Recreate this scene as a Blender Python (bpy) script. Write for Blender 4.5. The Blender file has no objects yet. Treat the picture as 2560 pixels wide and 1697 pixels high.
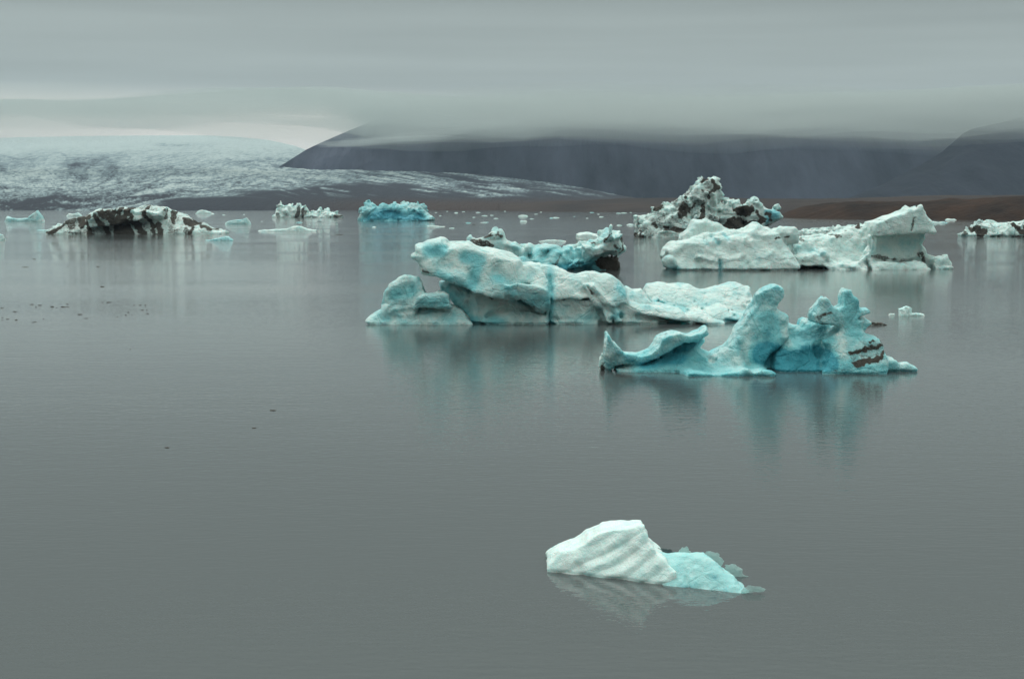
import bpy, math, random
import numpy as np
R = math.radians
scene = bpy.context.scene
COL = scene.collection

# ------------------------------------------------------------------ camera
F = 3517.0                      # focal length in photo pixels (photo 2560 x 1697)
CAM_H = 8.0
PITCH = math.atan((848.5 - 512.0) / F)
cp, sp = math.cos(PITCH), math.sin(PITCH)
cam_data = bpy.data.cameras.new('camera')
cam = bpy.data.objects.new('camera', cam_data); COL.objects.link(cam)
cam.location = (0, 0, CAM_H)
cam.rotation_euler = (math.pi / 2 - PITCH, 0, 0)
cam_data.sensor_width = 36.0
cam_data.lens = 36.0 * F / 2560.0
cam_data.clip_start = 0.5
cam_data.clip_end = 80000
scene.camera = cam

def ray(px, py):
    u = (px - 1280.0) / F; v = (848.5 - py) / F
    return u, cp + v * sp, -sp + v * cp
def dist(py):                   # distance of a point of the water seen at row py
    u, dy, dz = ray(1280, py)
    return dy * CAM_H / -dz
def at(px, py, Y):              # point of the vertical plane Y seen at a pixel
    u, dy, dz = ray(px, py); k = Y / dy
    return u * k, Y, CAM_H + dz * k
def on_plane(px, py, Y0, kx, xc):
    u, dy, dz = ray(px, py)     # plane Y = Y0 + kx (X - xc)
    k = (Y0 - kx * xc) / (dy - kx * u)
    return u * k, CAM_H + dz * k

HAZE_D, CLOUD_D, ZEN, SUN_E, EXPO = 3.6e-5, 0.003, 1.2, 1.5, 0.03
# ------------------------------------------------------------------ noise
_rs = np.random.RandomState(7)
TAB = _rs.rand(64, 64, 64).astype(np.float32) * 2 - 1
def noise(x, y, z, seed=0):
    x = x + seed * 17.31; y = y + seed * 5.77; z = z + seed * 11.13
    xi = np.floor(x).astype(np.int64); yi = np.floor(y).astype(np.int64); zi = np.floor(z).astype(np.int64)
    fx = x - xi; fy = y - yi; fz = z - zi
    fx = fx * fx * (3 - 2 * fx); fy = fy * fy * (3 - 2 * fy); fz = fz * fz * (3 - 2 * fz)
    x0 = xi & 63; x1 = (xi + 1) & 63; y0 = yi & 63; y1 = (yi + 1) & 63; z0 = zi & 63; z1 = (zi + 1) & 63
    a = TAB[x0, y0, z0] * (1 - fx) + TAB[x1, y0, z0] * fx
    b = TAB[x0, y1, z0] * (1 - fx) + TAB[x1, y1, z0] * fx
    c = TAB[x0, y0, z1] * (1 - fx) + TAB[x1, y0, z1] * fx
    d = TAB[x0, y1, z1] * (1 - fx) + TAB[x1, y1, z1] * fx
    return (a * (1 - fy) + b * fy) * (1 - fz) + (c * (1 - fy) + d * fy) * fz
def fbm(x, y, z, seed=0, octs=3, ridged=False):
    s = 0; a = 1.0; t = 0
    for i in range(octs):
        n = noise(x, y, z, seed + i * 3)
        if ridged: n = 1 - 2.2 * np.abs(n)
        s = s + a * n; t += a; a *= 0.5
        x = x * 2.03; y = y * 2.03; z = z * 2.03
    return s / t
_ro = np.random.RandomState(11).rand(32768, 3).astype(np.float32)
def worley(x, y, z, seed=0):
    P = np.stack([x, y, z], -1).astype(np.float32) + seed * 3.7
    C = np.floor(P).astype(np.int64); f = P - C
    best = np.full(len(P), 9.0, np.float32)
    for dx in (-1, 0, 1):
        for dy in (-1, 0, 1):
            for dz in (-1, 0, 1):
                h = ((C[:, 0] + dx) * 73856093 ^ (C[:, 1] + dy) * 19349663 ^ (C[:, 2] + dz) * 83492791) & 32767
                q = _ro[h] + np.array([dx, dy, dz], np.float32) - f
                best = np.minimum(best, (q * q).sum(1))
    return np.sqrt(best)
def sstep(e0, e1, x):
    t = np.clip((x - e0) / (e1 - e0), 0, 1)
    return t * t * (3 - 2 * t)

# ------------------------------------------------------------------ 2-D shape helpers
def sd_poly(X, Z, P):
    P = np.asarray(P, float); n = len(P)
    d = np.full(X.shape, 1e18); s = np.ones(X.shape)
    for i in range(n):
        a = P[i]; b = P[i - 1]; e = b - a
        wx = X - a[0]; wz = Z - a[1]
        t = np.clip((wx * e[0] + wz * e[1]) / (e @ e + 1e-12), 0, 1)
        d = np.minimum(d, (wx - e[0] * t) ** 2 + (wz - e[1] * t) ** 2)
        c1 = Z >= a[1]; c2 = Z < b[1]; c3 = e[0] * wz > e[1] * wx
        s = np.where((c1 & c2 & c3) | (~c1 & ~c2 & ~c3), -s, s)
    return s * np.sqrt(d)
def d_line(X, Z, P):
    d = np.full(X.shape, 1e9)
    P = np.asarray(P, float)
    if len(P) == 1: return np.hypot(X - P[0, 0], Z - P[0, 1])
    for a, b in zip(P[:-1], P[1:]):
        e = b - a; wx = X - a[0]; wz = Z - a[1]
        t = np.clip((wx * e[0] + wz * e[1]) / (e @ e + 1e-12), 0, 1)
        d = np.minimum(d, np.hypot(wx - e[0] * t, wz - e[1] * t))
    return d
def smin(a, b, k):
    if k <= 0: return np.minimum(a, b)
    h = np.clip(0.5 + 0.5 * (b - a) / k, 0, 1)
    return b * (1 - h) + a * h - k * h * (1 - h)

# ------------------------------------------------------------------ iso surface
def surface_nets(V, org, h):
    S = V < 0
    nx, ny, nz = V.shape
    c = S[:-1, :-1, :-1].astype(np.int8)
    tot = np.zeros((nx - 1, ny - 1, nz - 1), np.int8)
    for dx in (0, 1):
        for dy in (0, 1):
            for dz in (0, 1):
                tot += S[dx:nx - 1 + dx, dy:ny - 1 + dy, dz:nz - 1 + dz]
    I, J, K = np.nonzero((tot > 0) & (tot < 8))
    idx = np.full((nx - 1, ny - 1, nz - 1), -1, np.int64); idx[I, J, K] = np.arange(len(I))
    acc = np.zeros((len(I), 3)); cnt = np.zeros(len(I))
    corners = [(0,0,0),(1,0,0),(0,1,0),(1,1,0),(0,0,1),(1,0,1),(0,1,1),(1,1,1)]
    for a in range(8):
        for b in range(a + 1, 8):
            A = corners[a]; B = corners[b]
            if sum(abs(A[i] - B[i]) for i in range(3)) != 1: continue
            va = V[I + A[0], J + A[1], K + A[2]]; vb = V[I + B[0], J + B[1], K + B[2]]
            m = (va < 0) != (vb < 0)
            t = np.where(m, va / np.where(m, va - vb, 1), 0)
            for i in range(3):
                acc[:, i] += np.where(m, A[i] + (B[i] - A[i]) * t, 0)
            cnt += m
    P = (acc / cnt[:, None] + np.stack([I, J, K], 1)) * h + np.asarray(org)
    quads = []
    def add(ax):
        sl = [slice(1, -1)] * 3; 
        lo = [slice(1, n - 1) for n in (nx, ny, nz)]; hi = list(lo)
        lo[ax] = slice(0, (nx, ny, nz)[ax] - 1); hi[ax] = slice(1, (nx, ny, nz)[ax])
        A = S[tuple(lo)]; B = S[tuple(hi)]
        e = np.argwhere(A != B)
        if len(e) == 0: return
        flip = A[e[:, 0], e[:, 1], e[:, 2]]
        off = np.array([1, 1, 1]); off[ax] = 0
        g = e + off
        u, v = [i for i in range(3) if i != ax]
        def gi(du, dv):
            q = g.copy(); q[:, u] -= du; q[:, v] -= dv
            return idx[q[:, 0], q[:, 1], q[:, 2]]
        q = np.stack([gi(1, 1), gi(0, 1), gi(0, 0), gi(1, 0)], 1)
        if ax == 1: flip = ~flip
        q[~flip] = q[~flip][:, ::-1]
        quads.append(q)
    for ax in range(3): add(ax)
    return P, np.concatenate(quads)

def mesh_from(name, P, Q, mat, attrs=None, smooth=True):
    me = bpy.data.meshes.new(name)
    P = np.asarray(P, np.float32); Q = np.asarray(Q, np.int32); n = Q.shape[1]
    me.vertices.add(len(P)); me.vertices.foreach_set('co', P.ravel())
    me.loops.add(Q.size); me.loops.foreach_set('vertex_index', Q.ravel())
    me.polygons.add(len(Q)); me.polygons.foreach_set('loop_start', np.arange(0, Q.size, n, dtype=np.int32))
    me.update(calc_edges=True)
    me.polygons.foreach_set('use_smooth', np.full(len(Q), smooth))
    for k, v in (attrs or {}).items():
        a = me.attributes.new(k, 'FLOAT', 'POINT'); a.data.foreach_set('value', np.asarray(v, np.float32))
    me.materials.append(mat); me.validate()
    return me
def link(name, me, parent=None, loc=None):
    o = bpy.data.objects.new(name, me); COL.objects.link(o)
    if parent: o.parent = parent
    if loc is not None: o.location = loc
    return o
def tag(o, label, cat, group=None):
    o['label'] = label; o['category'] = cat
    if group: o['group'] = group
    return o

# ------------------------------------------------------------------ materials
def new_mat(name):
    m = bpy.data.materials.new(name); m.use_nodes = True
    nt = m.node_tree; nt.nodes.clear()
    out = nt.nodes.new('ShaderNodeOutputMaterial')
    return m, nt, out
class NB:
    def __init__(s, nt): s.nt = nt
    def n(s, t, **k):
        nd = s.nt.nodes.new(t)
        for a, b in k.items():
            if a.startswith('i_'):
                key = a[2:]; key = int(key) if key.isdigit() else key.replace('_', ' ')
                v = nd.inputs[key]
                if isinstance(b, bpy.types.NodeSocket): s.nt.links.new(b, v)
                else: v.default_value = b
            else: setattr(nd, a, b)
        return nd
    def math(s, op, a, b=0.0, c=0.0, clamp=False):
        nd = s.nt.nodes.new('ShaderNodeMath'); nd.operation = op; nd.use_clamp = clamp
        for i, v in enumerate((a, b, c)):
            if isinstance(v, bpy.types.NodeSocket): s.nt.links.new(v, nd.inputs[i])
            else: nd.inputs[i].default_value = v
        return nd.outputs[0]
    def mix(s, f, a, b):
        nd = s.nt.nodes.new('ShaderNodeMix'); nd.data_type = 'RGBA'
        for i, v in ((0, f), (6, a), (7, b)):
            if isinstance(v, bpy.types.NodeSocket): s.nt.links.new(v, nd.inputs[i])
            else: nd.inputs[i].default_value = v if i == 0 else (*v, 1)
        return nd.outputs[2]
    def ramp(s, x, a, b):
        nd = s.nt.nodes.new('ShaderNodeMapRange'); nd.interpolation_type = 'SMOOTHSTEP'
        s.nt.links.new(x, nd.inputs[0]); nd.inputs[1].default_value = a; nd.inputs[2].default_value = b
        return nd.outputs[0]
    def noise(s, vec, scale, detail=3.0, rough=0.5):
        return s.n('ShaderNodeTexNoise', i_Vector=vec, i_Scale=scale, i_Detail=detail, i_Roughness=rough).outputs[0]
    def map(s, vec, scale):
        return s.n('ShaderNodeMapping', i_Vector=vec, i_Scale=scale).outputs[0]

def ice_material(name, white, blue, deep, scale, sss=0.45, bump=0.85):
    """bubbly white ice, clear blue ice and rock-flour dirt, chosen by the mesh's own masks"""
    m, nt, out = new_mat(name); b = NB(nt)
    pos = b.n('ShaderNodeTexCoord').outputs['Object']
    dirt = b.n('ShaderNodeAttribute', attribute_name='dirt').outputs['Fac']
    bl = b.n('ShaderNodeAttribute', attribute_name='blue').outputs['Fac']
    n1 = b.noise(pos, 1.3 / scale, 4, 0.6)
    n2 = b.noise(pos, 9.0 / scale, 3, 0.6)
    w = b.mix(b.ramp(n1, 0.35, 0.7), white, tuple(c * k for c, k in zip(white, (0.86, 0.95, 0.95))))
    f = b.math('ADD', bl, b.math('MULTIPLY', b.math('SUBTRACT', n1, 0.5), 0.6), clamp=True)
    c = b.mix(b.ramp(f, 0.0, 0.6), w, blue)
    c = b.mix(b.ramp(f, 0.55, 1.15), c, deep)
    dcol = b.mix(b.ramp(n2, 0.35, 0.65), (0.006, 0.0028, 0.002), (0.024, 0.013, 0.009))
    n3 = b.noise(pos, 26.0 / scale, 2, 0.6)
    dd = b.math('ADD', dirt, b.math('ADD', b.math('MULTIPLY', b.math('SUBTRACT', n2, 0.5), 1.2), b.math('MULTIPLY', b.math('SUBTRACT', n3, 0.5), 0.7)))
    dm = b.math('MULTIPLY', b.ramp(dd, 0.26, 0.80), b.ramp(dirt, 0.02, 0.2))
    c = b.mix(dm, c, dcol)
    c = b.mix(b.math('MULTIPLY', b.ramp(dirt, 0.02, 0.6), 0.35), c, (0.2, 0.19, 0.17))
    h = b.math('ADD', b.noise(pos, 3.5 / scale, 5, 0.62), b.math('MULTIPLY', b.noise(pos, 22 / scale, 2), 0.2))
    vo = b.n('ShaderNodeTexVoronoi', feature='DISTANCE_TO_EDGE', i_Vector=b.n('ShaderNodeVectorMath', operation='ADD', i_0=pos, i_1=b.n('ShaderNodeTexNoise', i_Vector=pos, i_Scale=1.1 / scale).outputs[1]).outputs[0], i_Scale=0.75 / scale).outputs[0]
    h = b.math('ADD', h, b.math('MULTIPLY', b.ramp(vo, 0.0, 0.04), 0.15))
    bp = b.n('ShaderNodeBump', i_Strength=bump, i_Distance=0.26 * scale, i_Height=h).outputs[0]
    p = b.n('ShaderNodeBsdfPrincipled', i_Roughness=0.45, i_Normal=bp)
    nt.links.new(c, p.inputs['Base Color'])
    p.inputs['IOR'].default_value = 1.31
    nt.links.new(b.math('MULTIPLY', b.math('SUBTRACT', 1.0, dm), sss), p.inputs['Subsurface Weight'])
    p.inputs['Subsurface Radius'].default_value = (0.25, 0.9, 1.0); p.inputs['Subsurface Scale'].default_value = 0.28 * scale
    nt.links.new(b.math('SUBTRACT', 0.35, b.math('MULTIPLY', dm, 0.33)), p.inputs['Specular IOR Level'])
    nt.links.new(p.outputs[0], out.inputs[0])
    return m

WHITE = (0.69, 0.785, 0.755); BLUE = (0.33, 0.60, 0.60); DEEP = (0.03, 0.27, 0.35)
ICE_NEAR = ice_material('glacier ice near', WHITE, BLUE, DEEP, 0.55, bump=0.35)
ICE_MID = ice_material('glacier ice middle', WHITE, (0.24, 0.58, 0.61), DEEP, 1.6)
ICE_FAR = ice_material('glacier ice far', WHITE, (0.22, 0.53, 0.57), (0.03, 0.24, 0.33), 4.0)

# ------------------------------------------------------------------ iceberg builder
def berg(name, D, lumps, mat, vox=2.0, k=0.25, dents=(), dirt=(), blue=(), rough=(), ribs=(), parent=None, rk=1.45, smooth=None,
         base_blue=0.0, base_dirt=0.0, notch=0.25, kx=0.0, seed=1, layers=None, depth_pad=0.6):
    """D: distance of the waterline front (m).  lumps: (outline px, front offset m, half depth m, edge radius m, lean, taper)
    dents: (line px, width px, depth m); rough: (wavelength m, amplitude m, ridged)"""
    mpp = D / F
    h = vox * mpp
    cx = np.mean([p[0] for l in lumps for p in l[0]])
    xc = at(cx, 600, D)[0]
    L = []
    for l in lumps:
        poly, off, T, r = l[:4]; lean = l[4] if len(l) > 4 else 0; tp = l[5] if len(l) > 5 else 0
        Y = D + off + T
        P = [on_plane(a, b, Y, kx, xc) for a, b in poly]
        L.append((P, Y, T, min(r * 0.62, T * 0.98), lean, tp))
    xs = [p[0] for l in L for p in l[0]]; zs = [p[1] for l in L for p in l[0]]
    zmax = max(zs)
    ylo = min(l[1] - l[2] for l in L) - abs(kx) * (max(xs) - min(xs)) / 2 - zmax * max(0, -min(l[4] for l in L)) * 0.7
    yhi = max(l[1] + l[2] for l in L) + abs(kx) * (max(xs) - min(xs)) / 2 + zmax * max(0, max(l[4] for l in L)) * 0.7
    pad = depth_pad * max(1, mpp * 40)
    pad = min(pad, 30 * h)
    x0, x1 = min(xs) - pad, max(xs) + pad; y0, y1 = ylo - pad, yhi + pad
    z0, z1 = -max(0.3, 6 * h), zmax + pad * 0.8
    X = np.arange(x0, x1, h); Y = np.arange(y0, y1, h); Z = np.arange(z0, z1, h)
    X2, Z2 = np.meshgrid(X, Z, indexing='ij')
    V = None; k = k * 0.65
    Yg = Y[None, :, None].astype(np.float32)
    for P, Yc, T, r, lean, tp in L:
        zt = max(p[1] for p in P)
        d2 = sd_poly(X2, Z2, P).astype(np.float32)
        zb = max(0.0, min(p[1] for p in P))
        yc = (Yc + kx * (X2 - xc) + lean * (Z2 - zb)).astype(np.float32)
        Th = (T * (1 - tp * np.clip(Z2 / max(zt, 1e-3), 0, 1))).astype(np.float32)
        qy = np.abs(Yg - yc[:, None, :]) - (Th - r)[:, None, :]
        qx = (d2 + r)[:, None, :]
        f = np.sqrt(np.maximum(qx, 0) ** 2 + np.maximum(qy, 0) ** 2) + np.minimum(np.maximum(qx, qy), 0) - r
        V = f if V is None else smin(V, f, k)
    def pl(line): return [on_plane(a, b, D + 1.0 + L[0][2] * 0.5, kx, xc) for a, b in line]
    add2 = np.zeros_like(X2)
    for line, w, dep in dents:
        w *= mpp; dep = dep * 0.75
        d = d_line(X2, Z2, pl(line))
        add2 += dep * np.exp(-(d / w) ** 2)
    for ang, wl, amp, warp in ribs:
        a = R(ang)
        q = (-X2 * math.sin(a) + Z2 * math.cos(a)) / wl
        q = q + warp * noise(X2 / wl * 0.5, Z2 / wl * 0.5, X2 * 0, 5)
        fr = q - np.floor(q)
        add2 += amp * (np.abs(fr * 2 - 1) ** 1.3 - 0.4) * (0.7 + 0.5 * noise(X2 / wl, Z2 / wl, X2 * 0, 9))
    T0 = max(l[2] for l in L)
    wy = 1 - sstep(D + 0.5 * T0, D + 1.5 * T0, Yg)
    V = V + add2[:, None, :].astype(np.float32) * wy.astype(np.float32)
    if notch: V = V + (notch * np.exp(-(np.maximum(Z, 0) / (3.0 * mpp + 0.02)) ** 2))[None, None, :].astype(np.float32)
    amp = rk * sum(abs(a) for _, a, _ in rough) + 2 * h
    I, J, K = np.nonzero(np.abs(V) < amp * 1.1 + h)
    px, py, pz = X[I], Y[J], Z[K]
    s = 0
    for i, (wl, a, rd) in enumerate(rough):
        a = a * rk
        if rd in (3, 4):  # 3: melt scallops between sharp ridges, 4: boulders
            wx = px / wl + 0.35 * noise(px / wl, py / wl, pz / wl, seed + 70)
            s = s + a * (worley(wx, py / wl, pz / wl, seed + i) - 0.5) * (-1.5 if rd == 3 else 1.7)
        elif rd == 2:       # faceted, blocky
            s = s + a * fbm(px / wl, py / wl, pz / wl, seed + i * 7, 2) * 1.3 + a * 0.9 * np.abs(noise(px / wl * 1.7, py / wl * 1.7, pz / wl * 1.7, seed + 40))
        else:
            s = s + a * fbm(px / wl, py / wl, pz / wl, seed + i * 7, 3 if i == 0 else 2, bool(rd)) * (-1 if rd else 1)
    if smooth:
        s = s * (0.25 + 0.75 * sstep(-4 * mpp, 10 * mpp, sd_poly(px, pz, pl(smooth))))
    V[I, J, K] += s
    V[0] = V[-1] = V[:, 0] = V[:, -1] = 1; V[:, :, 0] = 1; V[:, :, -1] = 1
    P, Q = surface_nets(V, (x0, y0, z0), h)
    xx, yy, zz = P.T
    nm = 26 * mpp
    wob = fbm(xx / nm, yy / nm, zz / nm, seed + 60, 3)
    wob2 = fbm(xx / nm * 2.7, yy / nm * 2.7, zz / nm * 2.7, seed + 80, 2)
    da = np.full(len(P), base_dirt) + (wob + 0.4 * wob2) * (0.55 if base_dirt else 0)
    for kind, pts, w, amt in dirt:
        w *= mpp
        if kind == 'poly': d = sd_poly(xx, zz, pl(pts))
        else: d = d_line(xx, zz, pl(pts)) - w
        d = d + (wob2 * 0.9 + wob * 0.5) * 7 * mpp
        da = np.maximum(da, amt * sstep(2.5 * mpp, -2.5 * mpp, d) + 0 * d)
    ba = np.full(len(P), base_blue) + wob * 0.30
    for kind, pts, w, amt in blue:
        w *= mpp
        if kind == 'poly': d = sd_poly(xx, zz, pl(pts))
        else: d = d_line(xx, zz, pl(pts)) - w
        d = d + wob * 8 * mpp
        ba = ba + amt * sstep(12 * mpp, -10 * mpp, d)
    if layers:   # slanted strata of dirt
        ang, wl, th, zone = layers
        a = R(ang); q = (-xx * math.sin(a) + zz * math.cos(a)) / (wl * mpp) + 0.5 * wob
        st = sstep(th, th + 0.25, np.abs((q - np.floor(q)) * 2 - 1) + 0.3 * wob2)
        da = np.maximum(da, st * sstep(3 * mpp, -3 * mpp, sd_poly(xx, zz, pl(zone))))
    org = np.array([xc, D, 0.0])
    me = mesh_from(name, P - org, Q, mat, {'dirt': np.clip(da, 0, 1), 'blue': np.clip(ba, 0, 1.3)})
    if parent is not None:
        o = link(name, me, parent, org - np.array(parent.location))
    else:
        o = link(name, me, None, org)
    return o
def wl(poly, below=8):   # outlines are given above water; carry the foot below the waterline
    return poly

# ---- foreground iceberg: ribbed white block, blue block, clear fins
fg = bpy.data.objects.new('iceberg', None); COL.objects.link(fg)
fg.location = at(1600, 1450, 30.0)[0], 30.0, 0
tag(fg, 'small ribbed white iceberg in the foreground with a blue block and clear icy fins', 'iceberg')
white_poly = [(1352,1430),(1360,1412),(1367,1393),(1376,1384),(1398,1371),(1435,1360),(1462,1347),(1491,1331),(1515,1322),(1534,1317),(1571,1318),(1610,1315),
              (1617,1334),(1624,1356),(1641,1373),(1661,1390),(1680,1412),(1696,1439),(1702,1465),(1690,1500),(1350,1500)]
berg('white_block', 29.55, [(white_poly, 0.05, 0.75, 0.08, 0.35, 0.5)], ICE_NEAR, vox=2.2, k=0.1,
     dents=[([(1442,1385),(1452,1410)], 12, 0.10), ([(1470,1500),(1410,1440)], 14, 0.05), ([(1560,1350),(1545,1375)], 14, .06)],
     ribs=[(29, 0.27, 0.065, 0.42)], rough=[(0.55, 0.055, 2), (0.13, 0.012, 0)], parent=fg, rk=0.9, base_blue=0.0, notch=0.05, kx=-0.42, seed=3, depth_pad=0.25)
blue_poly = [(1640,1400),(1659,1391),(1690,1391),(1726,1393),(1766,1390),(1789,1405),(1811,1427),(1835,1441),(1848,1459),(1868,1472),(1890,1480),(1905,1486),(1900,1510),(1640,1510)]
berg('blue_block', 28.65, [(blue_poly, 0.1, 0.55, 0.3, 0.6, 0.6)], ICE_NEAR, vox=2.2, k=0.1,
     dents=[([(1700,1395),(1706,1440),(1725,1470)], 6, 0.10)],
     rough=[(0.45, 0.05, 0), (0.12, 0.015, 0)], parent=fg, base_blue=0.52, notch=0.0, kx=-0.42, seed=8, depth_pad=0.25)

def fin(poly, Y, t, mat, name='clear_fin', parent=fg, seed=0, lean=0.0):
    P = [at(a, b, Y) for a, b in poly]
    # dense fan of the outline, domed to a thin lens
    xs = np.array([p[0] for p in P]); zs = np.array([p[2] for p in P])
    x0, x1, z0, z1 = xs.min() - .03, xs.max() + .03, zs.min() - .03, zs.max() + .03
    h = 0.012
    X = np.arange(x0, x1, h); Z = np.arange(z0, z1, h); Yg = np.arange(-t * 2.5, t * 2.5, h)
    X2, Z2 = np.meshgrid(X, Z, indexing='ij')
    d = sd_poly(X2, Z2, list(zip(xs, zs))) + 0.03 * noise(X2 * 11, Z2 * 11, X2 * 0, seed) + 0.015 * noise(X2 * 28, Z2 * 28, X2 * 0, seed)
    th = t * (0.55 + 0.6 * noise(X2 * 6, Z2 * 6, X2 * 0, seed + 3))
    V = np.maximum(d[:, None, :] + (np.abs(Yg)[None, :, None] * 0.5), np.abs(Yg)[None, :, None] - th[:, None, :] * np.clip(-d / 0.08, 0.3, 1)[:, None, :])
    V[0] = V[-1] = V[:, 0] = V[:, -1] = 1; V[:, :, 0] = 1; V[:, :, -1] = 1
    Pp, Q = surface_nets(V, (x0, -t * 2.5, z0), h)
    Pp[:, 1] += Y + lean * Pp[:, 2]
    o = np.array(parent.location)
    return link(name, mesh_from(name, Pp - o, Q, mat), parent)
m, nt, out = new_mat('clear ice'); b = NB(nt)
pr = b.n('ShaderNodeBsdfPrincipled', i_Roughness=0.12)
pr.inputs['Base Color'].default_value = (0.70, 0.86, 0.84, 1); pr.inputs['IOR'].default_value = 1.31
tr = b.n('ShaderNodeBsdfTransparent'); tr.inputs[0].default_value = (0.86, 0.96, 0.95, 1)
bpn = b.n('ShaderNodeBump', i_Strength=0.8, i_Distance=0.03, i_Height=b.noise(b.n('ShaderNodeTexCoord').outputs['Object'], 9.0, 3)).outputs[0]
nt.links.new(bpn, pr.inputs['Normal'])
mx = b.n('ShaderNodeMixShader', i_0=0.45); nt.links.new(tr.outputs[0], mx.inputs[1]); nt.links.new(pr.outputs[0], mx.inputs[2])
nt.links.new(mx.outputs[0], out.inputs[0]); CLEAR = m
for i, poly in enumerate([
    [(1686,1400),(1701,1373),(1717,1365),(1730,1383),(1727,1402)],
    [(1735,1400),(1746,1386),(1772,1377),(1795,1381),(1806,1396),(1812,1420),(1790,1412),(1765,1398)],
    [(1800,1418),(1815,1411),(1840,1409),(1855,1421),(1858,1433),(1878,1445),(1876,1452),(1855,1452),(1835,1445)],
    [(1850,1474),(1868,1464),(1894,1461),(1916,1472),(1908,1478),(1875,1482),(1850,1490)]]):
    fin(poly, [30.1, 30.0, 29.8, dist(1482), dist(1474)][i], 0.05, CLEAR, seed=i)
m2 = m.copy(); m2.name = 'smoky clear ice'
m2.node_tree.nodes['Principled BSDF'].inputs['Base Color'].default_value = (0.05, 0.07, 0.075, 1)
f_ = fin([(1630,1376),(1640,1370),(1660,1371),(1690,1378),(1715,1388),(1722,1398),(1660,1394)], 30.35, 0.05, m2, name='dark_fin', seed=9)
f_['label'] = 'smoky dark clear ice edge'

# ---- sculpted turquoise iceberg
D5 = dist(931)
rim = [(1513,862),(1516,833),(1520,838),(1526,851),(1531,853),(1541,868),(1556,878),(1593,884),(1623,876),(1640,862),(1649,841),(1666,831),(1691,827),(1715,832),(1744,826),(1757,817),
       (1758,830),(1737,843),(1702,850),(1672,872),(1640,890),(1590,905),(1550,906),(1532,910),(1525,945),(1515,945)]
low = [(1522,950),(1535,915),(1600,903),(1650,890),(1684,870),(1700,857),(1722,852),(1752,843),(1757,850),(1746,874),(1776,888),(1800,882),(1835,880),(1860,892),(1880,915),(1880,960)]
shelf = [(1675,965),(1690,938),(1725,920),(1770,921),(1830,915),(1900,918),(1925,930),(1930,965)]
ltower = [(1790,900),(1800,879),(1825,852),(1840,828),(1854,805),(1867,787),(1887,761),(1894,740),(1910,724),(1925,720),(1939,716),(1952,721),(1954,737),(1945,757),(1943,776),(1966,792),(1968,806),
          (1962,840),(1940,870),(1900,900),(1880,950),(1790,950)]
mid = [(1850,960),(1860,880),(1910,835),(1950,812),(1967,804),(1985,811),(2004,816),(2009,802),(2017,799),(2030,803),(2060,798),(2100,803),(2112,830),(2120,960)]
rtower = [(2031,800),(2031,787),(2042,769),(2047,745),(2058,740),(2067,749),(2071,762),(2089,770),(2098,761),(2101,718),(2106,724),(2110,721),(2119,724),(2125,738),(2139,752),(2143,771),(2158,773),
          (2162,779),(2156,787),(2145,792),(2150,800),(2130,818),(2100,820),(2080,812),(2050,808)]
rback = [(2140,792),(2155,796),(2170,806),(2150,825),(2120,830),(2110,800)]
rfront = [(2040,960),(2042,930),(2056,913),(2064,890),(2072,855),(2084,835),(2097,812),(2110,800),(2135,805),(2145,825),(2165,841),(2192,848),(2202,866),(2206,893),(2212,930),(2215,960)]
tail = [(2190,960),(2195,905),(2206,893),(2226,899),(2240,912),(2266,911),(2285,922),(2290,960)]
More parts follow.
